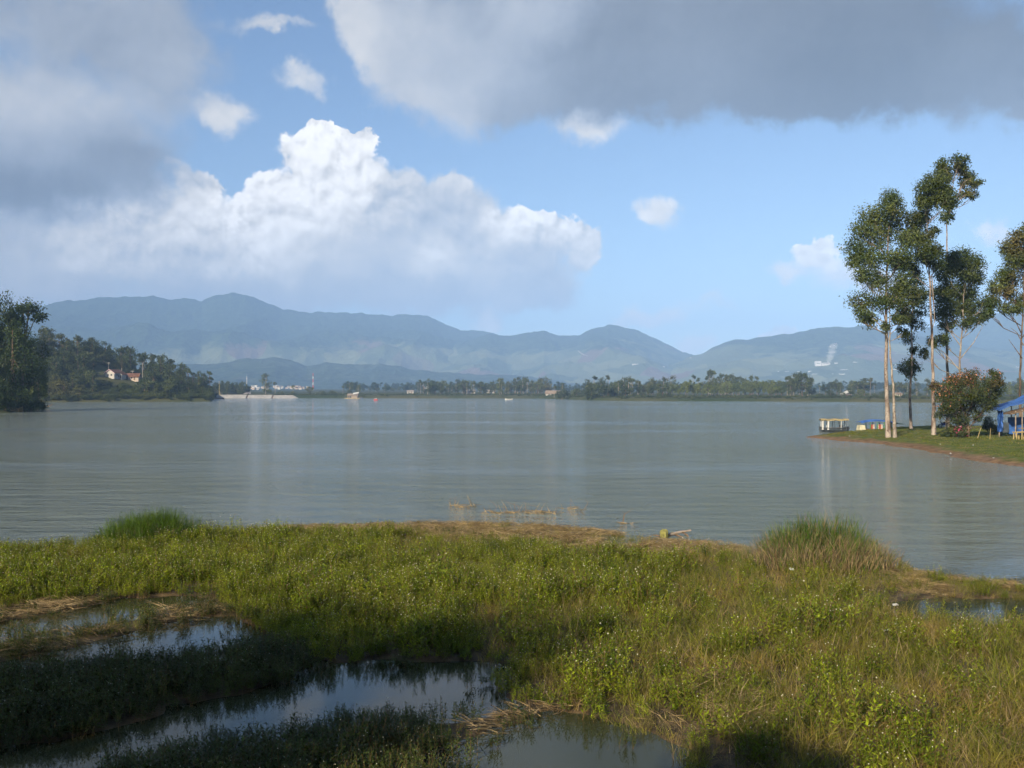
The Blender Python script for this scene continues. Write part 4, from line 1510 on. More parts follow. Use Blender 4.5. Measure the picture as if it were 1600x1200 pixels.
def build_headland():
    G = 'big trees on the near left headland'
    spots = [(-42, 628, 470, 300, 'round', 'big dark tree at the left edge of the picture on the headland', .6), (2, 622, 449, 305, 'round', 'tallest dark tree at the left edge, topping the headland', .42),
             (34, 622, 463, 312, 'umbrella', 'dark tree with a tufted leaning crown beside the tallest one on the headland', 1.3), (20, 628, 505, 300, 'column', 'broad dark tree below the two tallest crowns', 1.0),
             (-8, 632, 530, 290, 'round', 'dark tree low at the left edge above the headland water line', .6), (50, 627, 530, 318, 'column', 'narrow dark tree at the outer side of the headland', 1.1),
             (60, 628, 552, 330, 'round', 'smaller dark tree near the headland tip', .5), (8, 632, 575, 285, 'bush', 'dark bush at the left edge close to the lake', 1.1),
             (30, 631, 590, 300, 'bush', 'dark bush above the tan reed fence', 1.1), (48, 634, 602, 305, 'bush', 'low bush on the bank behind the headland tip', 1.0),
             (-25, 638, 590, 280, 'bush', 'wide dark bush overhanging the lake at the left edge', 1.2), (42, 625, 560, 322, 'column', 'thin dark tree amid the headland crowns', 1.0),
             (14, 636, 612, 290, 'bush', 'small bush on the headland bank', 1.2), (58, 636, 618, 322, 'bush', 'small bush right behind the headland tip', 1.0)]
    for px, pb, yt, D, kind, label, wide in spots:
        x, y = (px - 800) / F * D, D
        z = float(head_h(x, y))
        h = EYE + (HZ - yt) / F * D - z
        plant(kind, x, y, h, 'dark', label, G, wide, z)
    # yellow-green banana-like plants catching the light on the bank
    for i, (px, py, w) in enumerate(((44, 604, 'before the tan fence'), (40, 622, 'at the water side of the tan fence'))):
        D = 296
        x, y = (px - 800) / F * D, D
        z = float(head_h(x, y))
        plant('bamboo', x, y, max(3.0, EYE + (HZ - py) / F * D - z), 'bamboo', 'bright leafy plant %s on the headland' % w, None, 0.6, z, 'plant')
    # reed fence
    b = at(24, 618, 292)
    z = float(head_h(b[0], b[1]))
    t = empty('reed_fence', (b[0], b[1], z))
    for i in range(15):
        mb = MB()
        x = -2.1 + i * 0.3
        h = 1.6 + 0.5 * random.random()
        mb.tube([(x, 0, -0.3), (x + random.uniform(-.1, .1), 0.05, h)], 0.075, 5)
        mb.build('stake', 'bamboo', t)
    for z_ in (0.5, 1.2):
        mb = MB()
        mb.tube([(-2.3, -0.09, z_), (2.3, -0.09, z_)], 0.05, 5)
        mb.build('rail', 'bamboo', t)
    tag(t, 'tan reed stake fence on the near left headland', 'fence')
    # dead branch trailing into the lake at the tip
    b = gp(71, 637.5)
    t = MB()
    for i in range(6):
        a = random.uniform(-0.6, 0.6)
        t.tube([(-2.0, 0, 0.15), (0.6 * random.random(), a, 0.45), (1.6 + random.random() * 1.4, 2 * a, 0.3 + random.random() * 1.4)], [0.09, 0.06, 0.02], 5)
    o = t.build('dead_branch', 'dark_bark')
    o.location = b
    tag(o, 'bare dead branch reaching over the water at the headland tip', 'branch')


build_headland()


def build_far_trees():
    r = TREE_R
    G = 'trees along the far shore'

    def belt(n, px0, px1, y0, y1, d0, d1, kinds, leafkey, where, wide=1.0, group=G):
        for i in range(n):
            kd = kinds[int(r.integers(0, len(kinds)))]
            px = px0 + (px1 - px0) * (i + r.random()) / n
            D = r.uniform(d0, d1)
            word = {'round': 'round-crowned tree', 'column': 'slender tree', 'umbrella': 'thin high-crowned tree', 'bush': 'low bush', 'bamboo': 'feathery bamboo clump'}[kd]
            yt = r.uniform(y0 - 3, y1 - 1) + (8 if kd == 'bush' else 0)
            f = (px - px0) / (px1 - px0)
            part = '' if n < 10 else ('left side, ' if f < 0.33 else ('middle, ' if f < 0.66 else 'right side, '))
            size = 'taller ' if yt < (y0 + y1) / 2 - 2 else 'shorter '
            tall_at(kd, px, yt, D, leafkey, '%s%s, %s%s' % (size, word, part, where), group, wide)
    for px, yt, kd, lab in ((415, 584, 'column', 'tall ragged tree standing behind the concrete slope'), (430, 596, 'umbrella', 'flat-topped tree right of the tall ragged tree by the concrete slope'),
                            (419, 606, 'bush', 'bush before the white town, below the tall ragged tree'), (458, 601, 'umbrella', 'small flat-topped tree at the end of the concrete slope'),
                            (484, 603, 'round', 'round tree at the foot of the red and white mast'), (502, 608, 'bush', 'small bush right of the red and white mast'),
                            (520, 608, 'bush', 'small bush left of the raft hut'), (536, 602, 'umbrella', 'thin tree left behind the raft hut'), (547, 597, 'column', 'slender tree right behind the raft hut'),
                            (560, 601, 'column', 'slender tree right of the raft hut'), (440, 609, 'bush', 'low bush on the bank at the middle of the concrete slope'), (457, 609, 'bush', 'low bush at the end of the concrete slope')):
        tall_at(kd, px, yt, 1110, 'shore', lab, G, 1.3)
    belt(9, 336, 388, 598, 605, 1078, 1090, ['round', 'round', 'bush'], 'hill', 'behind the left end of the concrete slope', 1.1)
    belt(18, 560, 665, 600, 608, 1500, 1800, ['umbrella', 'column', 'round'], 'shore', 'in the pale belt right of the raft hut', 1.2)
    belt(26, 656, 780, 594, 605, 1090, 1180, ['umbrella', 'column', 'column', 'round', 'umbrella'], 'shore', 'on the far shore left of the white boat', 1.15)
    belt(12, 656, 780, 606, 611, 1085, 1110, ['bush', 'round'], 'shore', 'low on the far shore left of the white boat', 1.3)
    belt(24, 776, 862, 591, 602, 1070, 1150, ['umbrella', 'column', 'column', 'round'], 'shore', 'between the white boat and brown-roofed house', 1.15)
    belt(7, 862, 925, 590, 604, 900, 1050, ['umbrella', 'column', 'bush'], 'shore', 'right of the brown-roofed house', 1.15)
    belt(9, 862, 925, 607, 612, 850, 960, ['bush', 'round'], 'shore', 'low beside the brown-roofed house', 1.3)
    belt(30, 918, 1050, 588, 600, 760, 860, ['round', 'column', 'umbrella', 'round'], 'shore', 'in the dense middle grove of the far shore', 1.1)
    belt(20, 918, 1050, 600, 608, 742, 780, ['bamboo', 'round', 'bush'], 'shore', 'at the foot of the dense middle grove', 1.15)
    for px, yt in ((1083, 585), (1090, 589), (1107, 584), (1110, 577), (1114, 577), (1122, 587), (1128, 583), (1133, 584), (1137, 585), (1144, 583), (1155, 587), (1161, 590), (1174, 585), (1183, 587)):
        tall_at('umbrella', px, yt, 900, 'shore', 'spindly bare-stemmed tree with a tiny tuft, rising above the bamboo grove', 'spindly trees above the bamboo grove', 0.9)
    belt(34, 1045, 1235, 596, 606, 720, 790, ['bamboo', 'bamboo', 'round'], 'bamboo', 'in the bright green far-shore grove', 1.0)
    belt(16, 1100, 1235, 590, 597, 790, 850, ['bamboo', 'round', 'column'], 'shore', 'behind the bright green grove', 1.0)
    belt(10, 1228, 1268, 583, 592, 700, 740, ['round', 'column', 'umbrella'], 'shore', 'in the tall group ending the bright grove', 0.9)
    belt(22, 1262, 1470, 592, 604, 730, 860, ['round', 'column', 'round', 'umbrella'], 'shore', 'on the far shore behind the moored boats', 1.1)
    belt(22, 1250, 1470, 606, 615, 668, 720, ['bush', 'round', 'bush'], 'shore', 'low along the water behind the moored boats', 1.2)
    belt(26, 1455, 1640, 590, 606, 620, 700, ['round', 'bamboo', 'column'], 'bamboo', 'in the leafy grove behind the peninsula trees', 1.1)
    # mass of trees farther back and scrub at the water line: nobody could count these
    protos = []
    for i, kd in enumerate(('round', 'column', 'umbrella', 'bush', 'round')):
        mb, Q = unit_tree(kd, 700 + i)
        protos.append((Q, [0] * len(Q)))
    wood = proto_collection('far_wood_tree', protos, ['dark_leaf'])
    N = 900
    px = np.concatenate((r.uniform(1030, 1750, 620), r.uniform(540, 1030, 280)))
    D = r.uniform(1500, 2700, N)
    X = (px - 800) / F * D
    instanced('far_wood', X, D, ground_h(X, D), wood, 5, 31, 9.0, 19.0, 0.0, 'dark bluish wood far behind the right shore', 'wood')
    scrub = proto_collection('scrub_patch', [protos[3], protos[3]], ['shore_leaf'])
    N = 1500
    px = r.uniform(430, 1650, N)
    s = r.uniform(3, 60, N)
    rr = shore_r(az_of(px)) + s
    X, Y = rr * np.sin(az_of(px)), rr * np.cos(az_of(px))
    instanced('shore_scrub', X, Y, ground_h(X, Y) - 0.2, scrub, 2, 32, 0.7, 2.6, 0.0, 'low scrub along the banks of the far shore', 'scrub')
    hs = proto_collection('hill_scrub_patch', [protos[3], protos[3]], ['hill_leaf'])
    N = 2600
    px = r.uniform(-60, 330, N)
    s = r.uniform(2, 190, N)
    rr = shore_r(np.minimum(az_of(px), az_of(329))) + s
    X, Y = rr * np.sin(az_of(px)), rr * np.cos(az_of(px))
    k = ~((px > 147) & (px < 222) & (s < 112) & (s > 66)) & ~((px > 332) & (s > 90))
    X, Y = X[k], Y[k]
    instanced('hill_scrub', X, Y, ground_h(X, Y) - 0.3, hs, 2, 33, 1.8, 4.6, 0.0, 'dark scrub between the trees of the wooded hill', 'scrub')


build_far_trees()


# ------------------------------------------------------------------ buildings
def house(name, label, x, y, z, L, W, H, rise, rz, wall, roof, cat='house', windows=(), door=None, chimney=False, over=0.5, front=None, group=None):
    """gabled house: L along the ridge, W across; windows = (side, along, up, w, h); sides 0 front(-y) 1 right(+x) 2 back 3 left"""
    t = empty(name, (x, y, z), rz)
    mb = MB()
    mb.box((0, 0, H / 2 - 0.6), (L, W, H + 1.2))
    for s in (-1, 1):   # gable triangles
        e = s * L / 2
        mb.add([(e, -W / 2, H), (e, W / 2, H), (e, 0, H + rise - 0.08), (e - s * 0.15, -W / 2, H), (e - s * 0.15, W / 2, H), (e - s * 0.15, 0, H + rise - 0.08)],
               [(0, 1, 2), (5, 4, 3), (0, 2, 5, 3), (1, 4, 5, 2)])
    mb.build('wall', wall, t)
    rb = MB()
    rb.gable((0, 0, H + 0.02), (L, W), rise, 0.0, over, th=0.14)
    ro = rb.build('roof', roof, t)
    for (sd, a, u, w, h) in windows:
        mb = MB()
        if sd in (0, 2):
            sg = -1 if sd == 0 else 1
            mb.box((a, sg * (W / 2 + 0.02), u), (w, 0.08, h))
        else:
            sg = 1 if sd == 1 else -1
            mb.box((sg * (L / 2 + 0.02), a, u), (0.08, w, h))
        mb.build('window', 'window_dark', t)
    if door is not None:
        sd, a = door
        mb = MB()
        if sd in (0, 2):
            mb.box((a, (-1 if sd == 0 else 1) * (W / 2 + 0.03), 1.0), (0.95, 0.1, 2.05))
        else:
            mb.box(((1 if sd == 1 else -1) * (L / 2 + 0.03), a, 1.0), (0.1, 0.95, 2.05))
        mb.build('door', 'wood_old', t)
    if front:
        mb = MB()
        s = -1 if front[0] == 3 else 1
        e = s * (L / 2 + over + 0.03)
        for sg in (-1, 1):
            w0 = W / 2 + over
            d = rise * over / (W / 2)
            mb.add([(e, sg * w0, H - d - 0.02), (e, 0, H + rise + 0.04), (e, 0, H + rise - 0.32), (e, sg * w0, H - d - 0.38),
                    (e + s * 0.06, sg * w0, H - d - 0.02), (e + s * 0.06, 0, H + rise + 0.04), (e + s * 0.06, 0, H + rise - 0.32), (e + s * 0.06, sg * w0, H - d - 0.38)],
                   [(0, 1, 2, 3), (7, 6, 5, 4), (0, 4, 5, 1), (3, 2, 6, 7), (0, 3, 7, 4), (1, 5, 6, 2)])
        mb.build('bargeboard', front[1], ro)
    tag(t, label, cat, group)
    return t


def gz(x, y):
    return float(ground_h(np.array(float(x)), np.array(float(y))))


def build_hill_houses():
    def spot(px, py, D):
        b = at(px, py, D)
        return b[0], b[1], b[2]
    x, y, z = spot(173, 598, 700)
    house('house', 'white and pink gabled house with brown tiled roof on the wooded hill', x + 1.5, y + 3, gz(x, y - 3) + 0.4, 12.0, 6.8, 3.3, 2.2, math.radians(80), 'whitewash', 'roof_tile',
          windows=[(3, -1.2, 1.5, 1.2, 1.0), (3, 1.2, 1.5, 1.2, 1.0), (0, -2.5, 1.6, 1.0, 1.0), (0, 1.5, 1.6, 1.0, 1.0)], door=(0, -0.5), over=0.8, front=(3, 'pink_wall'))
    mb = MB()
    x, y, z = spot(189, 596, 706)
    house('house', 'small cream gabled house directly right of the pink one on the hill', x, y, gz(x, y - 3) + 0.3, 7.5, 5.0, 2.8, 1.8, math.radians(84), 'whitewash', 'roof_tile',
          windows=[(3, 0.0, 1.5, 1.2, 1.0)], door=(3, -1.6), over=0.5)
    x, y, z = spot(206, 597, 712)
    house('house', 'brown-roofed long house to the right of the small cream house', x, y, gz(x, y - 3) + 0.2, 10.5, 6.0, 2.6, 2.2, math.radians(6), 'cloth_pale', 'roof_tile',
          windows=[(0, -2.5, 1.4, 1.2, 1.0), (0, 0.5, 1.4, 1.2, 1.0)], door=(0, 2.5), over=0.7)
    x, y, z = spot(240, 596, 720)
    house('house', 'half-hidden reddish house among trees right of the hill houses', x, y, gz(x, y - 2) + 0.3, 7.0, 5.0, 2.6, 1.6, math.radians(20), 'cloth_pale', 'roof_tile', windows=[(0, -1.5, 1.4, 1.0, 1.0)], door=(0, 1.0))
    x, y, z = spot(62, 582, 760)
    house('house', 'pale-walled house half hidden high in the left wood', x, y, z, 9.0, 6.0, 3.0, 1.8, math.radians(10), 'cloth_pale', 'roof_grey', windows=[(0, -2, 1.5, 1.2, 1.0), (0, 2, 1.5, 1.2, 1.0)], door=(0, 0.0))
    # poles
    for px, yt, yb, D, lab in ((169.5, 566, 590, 722, 'utility pole with cross-arm behind the pink house'), (207, 579, 592, 724, 'short utility pole with cross-arm behind the brown-roofed long house'),
                               (222.5, 567, 592, 720, 'tall bare pole right of the brown-roofed long house'), (190, 575, 590, 720, 'thin leaning pole behind the small cream house')):
        b = at(px, yb, D)
        h = (yb - yt) / F * D
        t = empty('utility_pole', b)
        mb = MB()
        mb.tube([(0, 0, -3), (0.05, 0, h)], [0.22, 0.16], 7)
        mb.build('pole', 'pole_grey', t)
        if 'cross-arm' in lab:
            mb = MB()
            mb.box((0, -0.2, h - 0.6), (2.2, 0.16, 0.2))
            arm = mb.build('cross_arm', 'pole_grey', t)
            for q in (-0.9, 0, 0.9):
                mb = MB()
                mb.tube([(q, -0.2, h - 0.5), (q, -0.2, h - 0.15)], 0.09, 6)
                mb.build('insulator', 'white_paint', arm)
        tag(t, lab, 'pole', 'poles on the hill')
    # rickety rail fence near the low tip of the hill, at the water
    b = gp(288, 622, 0.8)
    t = empty('rail_fence', (b[0], b[1] + 2, gz(b[0], b[1] + 2)))
    for i in range(8):
        mb = MB()
        mb.tube([(-8 + i * 2.3, 0, -0.5), (-8 + i * 2.3 + 0.1, 0, 1.9)], 0.11, 5)
        mb.build('post', 'wood_grey', t)
    for z_ in (0.8, 1.6):
        mb = MB()
        mb.tube([(-8.6, -0.13, z_), (0, -0.13, z_ + 0.1), (8.6, -0.13, z_)], 0.08, 5)
        mb.build('rail', 'wood_grey', t)
    tag(t, 'weathered rail fence by the water below the hill', 'fence')


build_hill_houses()


def build_far_shore_things():
    # sloping concrete revetment in three slabs
    t = empty('concrete_embankment', (*gp(392, 622.2)[:2], 0.0))
    c0 = np.array(t.location)
    for (a, b, top) in ((327, 384, 3.7), (386.5, 424, 3.5), (426.5, 455, 3.2)):
        A, B = [at(q, 622, (float(shore_r(az_of(q))) - 3) * math.cos(az_of(q))) for q in (max(a, 337), b)]
        tr = 4.0 if b < 450 else 9.0
        mb = MB()
        A, B = A - c0, B - c0
        vs_ = [(A[0], A[1] - 3, -1.0), (B[0] + (tr if b > 450 else 0), B[1] - 3, -1.0), (B[0], B[1] + 5, top), (A[0], A[1] + 5, top),
               (A[0], A[1] + 9, -1.0), (B[0] + (tr if b > 450 else 0), B[1] + 9, -1.0), (B[0], B[1] + 9, top), (A[0], A[1] + 9, top)]
        mb.add(vs_, [(0, 1, 2, 3), (3, 2, 6, 7), (7, 6, 5, 4), (0, 3, 7, 4), (1, 5, 6, 2), (0, 4, 5, 1)])
        mb.build('slab', 'concrete', t)
    for px in (385.2, 425.2):
        A = at(px, 622, (float(shore_r(az_of(px))) - 3) * math.cos(az_of(px))) - c0
        mb = MB()
        mb.add([(A[0] - .9, A[1] - 1.5, -1), (A[0] + .9, A[1] - 1.5, -1), (A[0] + .9, A[1] + 5.6, 3.1), (A[0] - .9, A[1] + 5.6, 3.1), (A[0] - .9, A[1] + 8, -1), (A[0] + .9, A[1] + 8, -1)],
               [(0, 1, 2, 3), (3, 2, 5, 4), (0, 3, 4), (1, 5, 2)])
        mb.build('joint', 'wood_old', t)
    tag(t, 'long pale concrete slope of three slabs on the far shore', 'embankment')
    # hut with pale roof behind the slope
    b = at(386, 615.5, 1082)
    house('hut', 'pale-roofed round-eaved hut on top of the concrete slope', b[0], b[1], 3.0, 6.5, 5.0, 1.8, 1.9, math.radians(15), 'cloth_pale', 'roof_grey', 'hut', windows=[(0, -1, 1.0, 1.0, .8)], door=(0, 1.5), over=0.7)
    # masted fishing boat moored before the slope
    b = gp(343, 623.2)
    t = empty('moored_boat', b, math.radians(8))
    hull_boat(t, 9.0, 2.4, 1.1, 'wood_old')
    mb = MB()
    mb.tube([(0, 0, 0.3), (-0.3, 0, 16.5)], [0.22, 0.14], 7)
    mast = mb.build('mast', 'bamboo', t)
    mb = MB()
    mb.tube([(-0.1, 0, 6.0), (1.6, 0, 2.2)], 0.1, 5)
    mb.build('spar', 'bamboo', mast)
    tag(t, 'small wooden boat with a tall bare mast before the concrete slope', 'boat')
    # raft hut
    b = gp(551, 622.6)
    t = empty('raft_hut', b, math.radians(-6))
    for i in range(6):
        mb = MB()
        mb.tube([(-7.5, -2.6 + i * 1.05, 0.15), (7.5, -2.6 + i * 1.05, 0.15)], 0.34, 6)
        mb.build('raft_pole', 'bamboo', t)
    mb = MB()
    mb.box((0.5, 0, 1.9), (10.0, 4.6, 3.0))
    w = mb.build('wall', 'wood_grey', t)
    for q in (-3.2, -1.4):
        m2 = MB()
        m2.box((q, -2.33, 1.6), (1.2, 0.1, 1.9))
        m2.build('opening', 'window_dark', w)
    mb = MB()
    mb.gable((0.5, 0, 3.42), (10.4, 4.8), 1.5, 0, 0.5)
    mb.build('roof', 'wood_grey', t)
    mb = MB()
    mb.slab([[(0.8, -2.8, 4.2), (0.8, 0.1, 5.6)], [(6.6, -2.6, 5.2), (6.6, 0.3, 6.6)]], 0.1)
    mb.build('awning', 'white_paint', t)
    mb = MB()
    mb.box((8.6, 0, 0.7), (3.4, 2.4, 1.1))
    mb.build('side_deck', 'hull_dark', t)
    tag(t, 'grey-brown hut on a raft with a white awning, far shore', 'raft hut')
    # red and white pedal boat
    b = gp(587, 625.6)
    t = empty('pedal_boat', b, math.radians(20))
    for sg in (-1, 1):
        mb = MB()
        mb.tube([(-1.5, sg * 0.6, 0.25), (1.2, sg * 0.6, 0.25), (1.7, sg * 0.6, 0.45)], [0.35, 0.38, 0.1], 8)
        mb.build('float', 'red_paint', t)
    mb = MB()
    mb.box((0, 0, 0.75), (2.0, 1.6, 0.5), taper=0.9)
    mb.build('body', 'red_paint', t)
    for q in (-0.5, 0.5):
        mb = MB()
        mb.box((q, 0, 1.25), (0.25, 1.4, 0.7))
        mb.build('seat', 'white_paint', t)
    tag(t, 'tiny red and white pedal boat out on the lake', 'boat')
    b = gp(795, 624.8)
    t = empty('white_boat', b, math.radians(4))
    hull_boat(t, 6.2, 1.8, 1.0, 'white_paint')
    tag(t, 'low white boat lying before the far shore', 'boat')
    # brown-roofed hut and neighbours on the far shore
    b = at(864, 619, 980)
    house('shore_house', 'long brown-roofed house standing on the far shore', b[0], b[1], gz(b[0], b[1]), 13.0, 7.0, 2.2, 2.6, math.radians(-14), 'whitewash', 'roof_buff', windows=[(0, -3, 1.2, 1.2, 1.0), (0, 0, 1.2, 1.2, 1.0), (3, 0, 1.3, 1.2, 1.0)], door=(0, 3.0), over=0.8)
    for px, D, lab, L in ((734, 1180, 'white house among trees left of the white boat', 7), (739, 1215, 'second white house beside the one left of the white boat', 5), (764, 1170, 'small white house right above the white boat', 4),
                          (771, 1210, 'tiny white house right of the small one above the white boat', 3.5), (641, 1120, 'low pale shed near the far-shore bank right of the raft hut', 7), (904, 1500, 'white house far back right of the brown-roofed house', 6)):
        x, y = (px - 800) / F * D, D
        house('shore_house', lab, x, y, gz(x, y) + 0.6, L, 4.5, 2.4, 1.4, random.uniform(-.3, .3), 'whitewash', 'roof_grey', windows=[(0, -L * .25, 1.3, 0.9, 0.9)], door=(0, L * .2))
    b = at(1403, 628, 655)
    house('shore_hut', 'small cream hut at the water behind the dark narrow tree', b[0], b[1], gz(b[0], b[1]), 3.8, 3.0, 1.7, 0.9, 0.2, 'hull_cream', 'roof_buff', 'hut', windows=[(0, -0.6, 1.0, .7, .6)], door=(0, 0.9))
    b = at(1322, 612, 690)
    t = house('lean_to', 'shed with a slanting white roof edge on the far shore behind the boats', b[0], b[1], gz(b[0], b[1]), 5.0, 4.0, 2.0, 0.6, 0.3, 'wood_old', 'roof_grey', 'shed', windows=[(0, -1, 1.0, .7, .6)], door=(0, 1.2))
    mb = MB()
    mb.slab([[(-3.4, -2.6, 1.9), (-3.4, 2.2, 2.2)], [(2.6, -2.6, 4.4), (2.6, 2.2, 4.7)]], 0.22)
    mb.build('slanting_roof', 'white_paint', t)
    # jetty rail along the far shore
    b = gp(1268, 626.5)
    t = empty('bamboo_jetty', (b[0], b[1], 0))
    for i in range(9):
        mb = MB()
        mb.tube([(-13 + i * 3.2, 0, -1), (-13 + i * 3.2, 0, 1.7)], 0.12, 5)
        mb.build('post', 'bamboo', t)
    mb = MB()
    mb.box((0, 0, 1.5), (28, 0.5, 0.18))
    mb.build('deck', 'bamboo', t)
    tag(t, 'low bamboo jetty rail at the far shore left of the boats', 'jetty')
    # far town
    r = np.random.default_rng(77)
    for i in range(46):
        px = r.uniform(388, 482) if i < 38 else r.uniform(660, 700)
        D = r.uniform(2050, 2900)
        x, y = (px - 800) / F * D, D
        L = r.uniform(3.5, 7)
        house('town_house', '%s in the far town %s' % (['tiny low white house', 'tiny grey-roofed white house', 'tiny bright white house', 'tiny beige house', 'tiny red-roofed white house', 'tiny pale house'][(i % 3) + 3 * (i % 2)], ['behind the hill tip', 'left of the tall ragged tree', 'behind the tall ragged tree', 'left of the red and white mast', 'beside the red and white mast'][min(4, int((px - 388) / 19))]) if i < 38 else 'tiny white house far behind the shore trees', x, y, gz(x, y) + r.uniform(0, 5) + (2 if i < 38 else 0), L, 5.0, r.uniform(2.2, 3.6), 1.2, r.uniform(-.4, .4),
              ['whitewash', 'cloth_pale', 'white_paint', 'cloth_pale'][i % 4], ['roof_tile', 'roof_grey', 'white_paint'][i % 3], 'house', over=0.3, group='houses of the far town', windows=[(0, -L * .22, 1.4, 1, 1), (0, L * .22, 1.4, 1, 1)])
    # masts
    def mast(px, ytop, D, H, w, mats, label):
        x, y = (px - 800) / F * D, D
        ztop = EYE + (HZ - ytop) / F * D
        t = empty('radio_mast', (x, y, ztop - H))
        n = len(mats)
        for i, m in enumerate(mats):
            mb = MB()
            z0, z1 = H * i / n, H * (i + 1) / n
            w0, w1 = w * (1 - 0.75 * i / n), w * (1 - 0.75 * (i + 1) / n)
            for a in range(3):
                c0_, c1_ = 2.094 * a, 2.094 * (a + 1)
                p = [(math.cos(c0_) * w0, math.sin(c0_) * w0, z0), (math.cos(c0_) * w1, math.sin(c0_) * w1, z1), (math.cos(c1_) * w0, math.sin(c1_) * w0, z0), (math.cos(c1_) * w1, math.sin(c1_) * w1, z1)]
                mb.tube([p[0], p[1]], 0.24, 4)
                mb.tube([p[0], p[3]], 0.16, 4)
                mb.tube([p[2], p[1]], 0.16, 4)
            mb.build('mast_section', m, t)
        mb = MB()
        mb.tube([(0, 0, H), (0, 0, H + 5)], 0.15, 5)
        mb.build('antenna', 'steel', t)
        tag(t, label, 'mast')
    mast(489, 583, 2300, 48, 2.3, ['red_paint', 'white_paint'] * 3 + ['red_paint'], 'red and white lattice mast above the far town')
    mast(385.5, 588, 2300, 38, 1.6, ['white_paint'] * 4, 'thin white mast behind the low tip of the hill')


def hull_boat(t, L, W, H, mat, zoff=0.0, deck=True):
    """open boat hull with pointed ends and thickness"""
    n = 11
    rows = []
    for i in range(n):
        u = -1 + 2 * i / (n - 1)
        w = W / 2 * (1 - abs(u) ** 2.6) + 0.06
        sheer = H * (0.75 + 0.35 * u * u)
        x = u * L / 2
        rows.append([(x, -w, sheer), (x, -w * 0.8, sheer * 0.35), (x * 0.92, -w * 0.3, -0.2), (x * 0.92, w * 0.3, -0.2), (x, w * 0.8, sheer * 0.35), (x, w, sheer)])
    mb = MB()
    vs_ = [(a, b, c + zoff) for q in rows for (a, b, c) in q]
    fs = [(i * 6 + k, (i + 1) * 6 + k, (i + 1) * 6 + k + 1, i * 6 + k + 1) for i in range(n - 1) for k in range(5)]
    fs += [tuple(range(5, -1, -1)), tuple((n - 1) * 6 + k for k in range(6))]
    mb.add(vs_, fs)
    h = mb.build('hull', mat, t)
    mb = MB()
    for sg in (-1, 1):
        mb.tube([(q[0][0], sg * abs(q[0][1]), q[0][2] + zoff) for q in rows], 0.06, 5)
    mb.build('gunwale', mat, h)
    if deck:
        mb = MB()
        mb.add([(q[1][0] * 0.97, s * abs(q[1][1]) * 0.9, q[1][2] + 0.05 + zoff) for q in rows for s in (-1, 1)], [(2 * i, 2 * i + 2, 2 * i + 3, 2 * i + 1) for i in range(n - 1)])
        mb.build('floor_boards', 'wood_old', h)
    return h


build_far_shore_things()


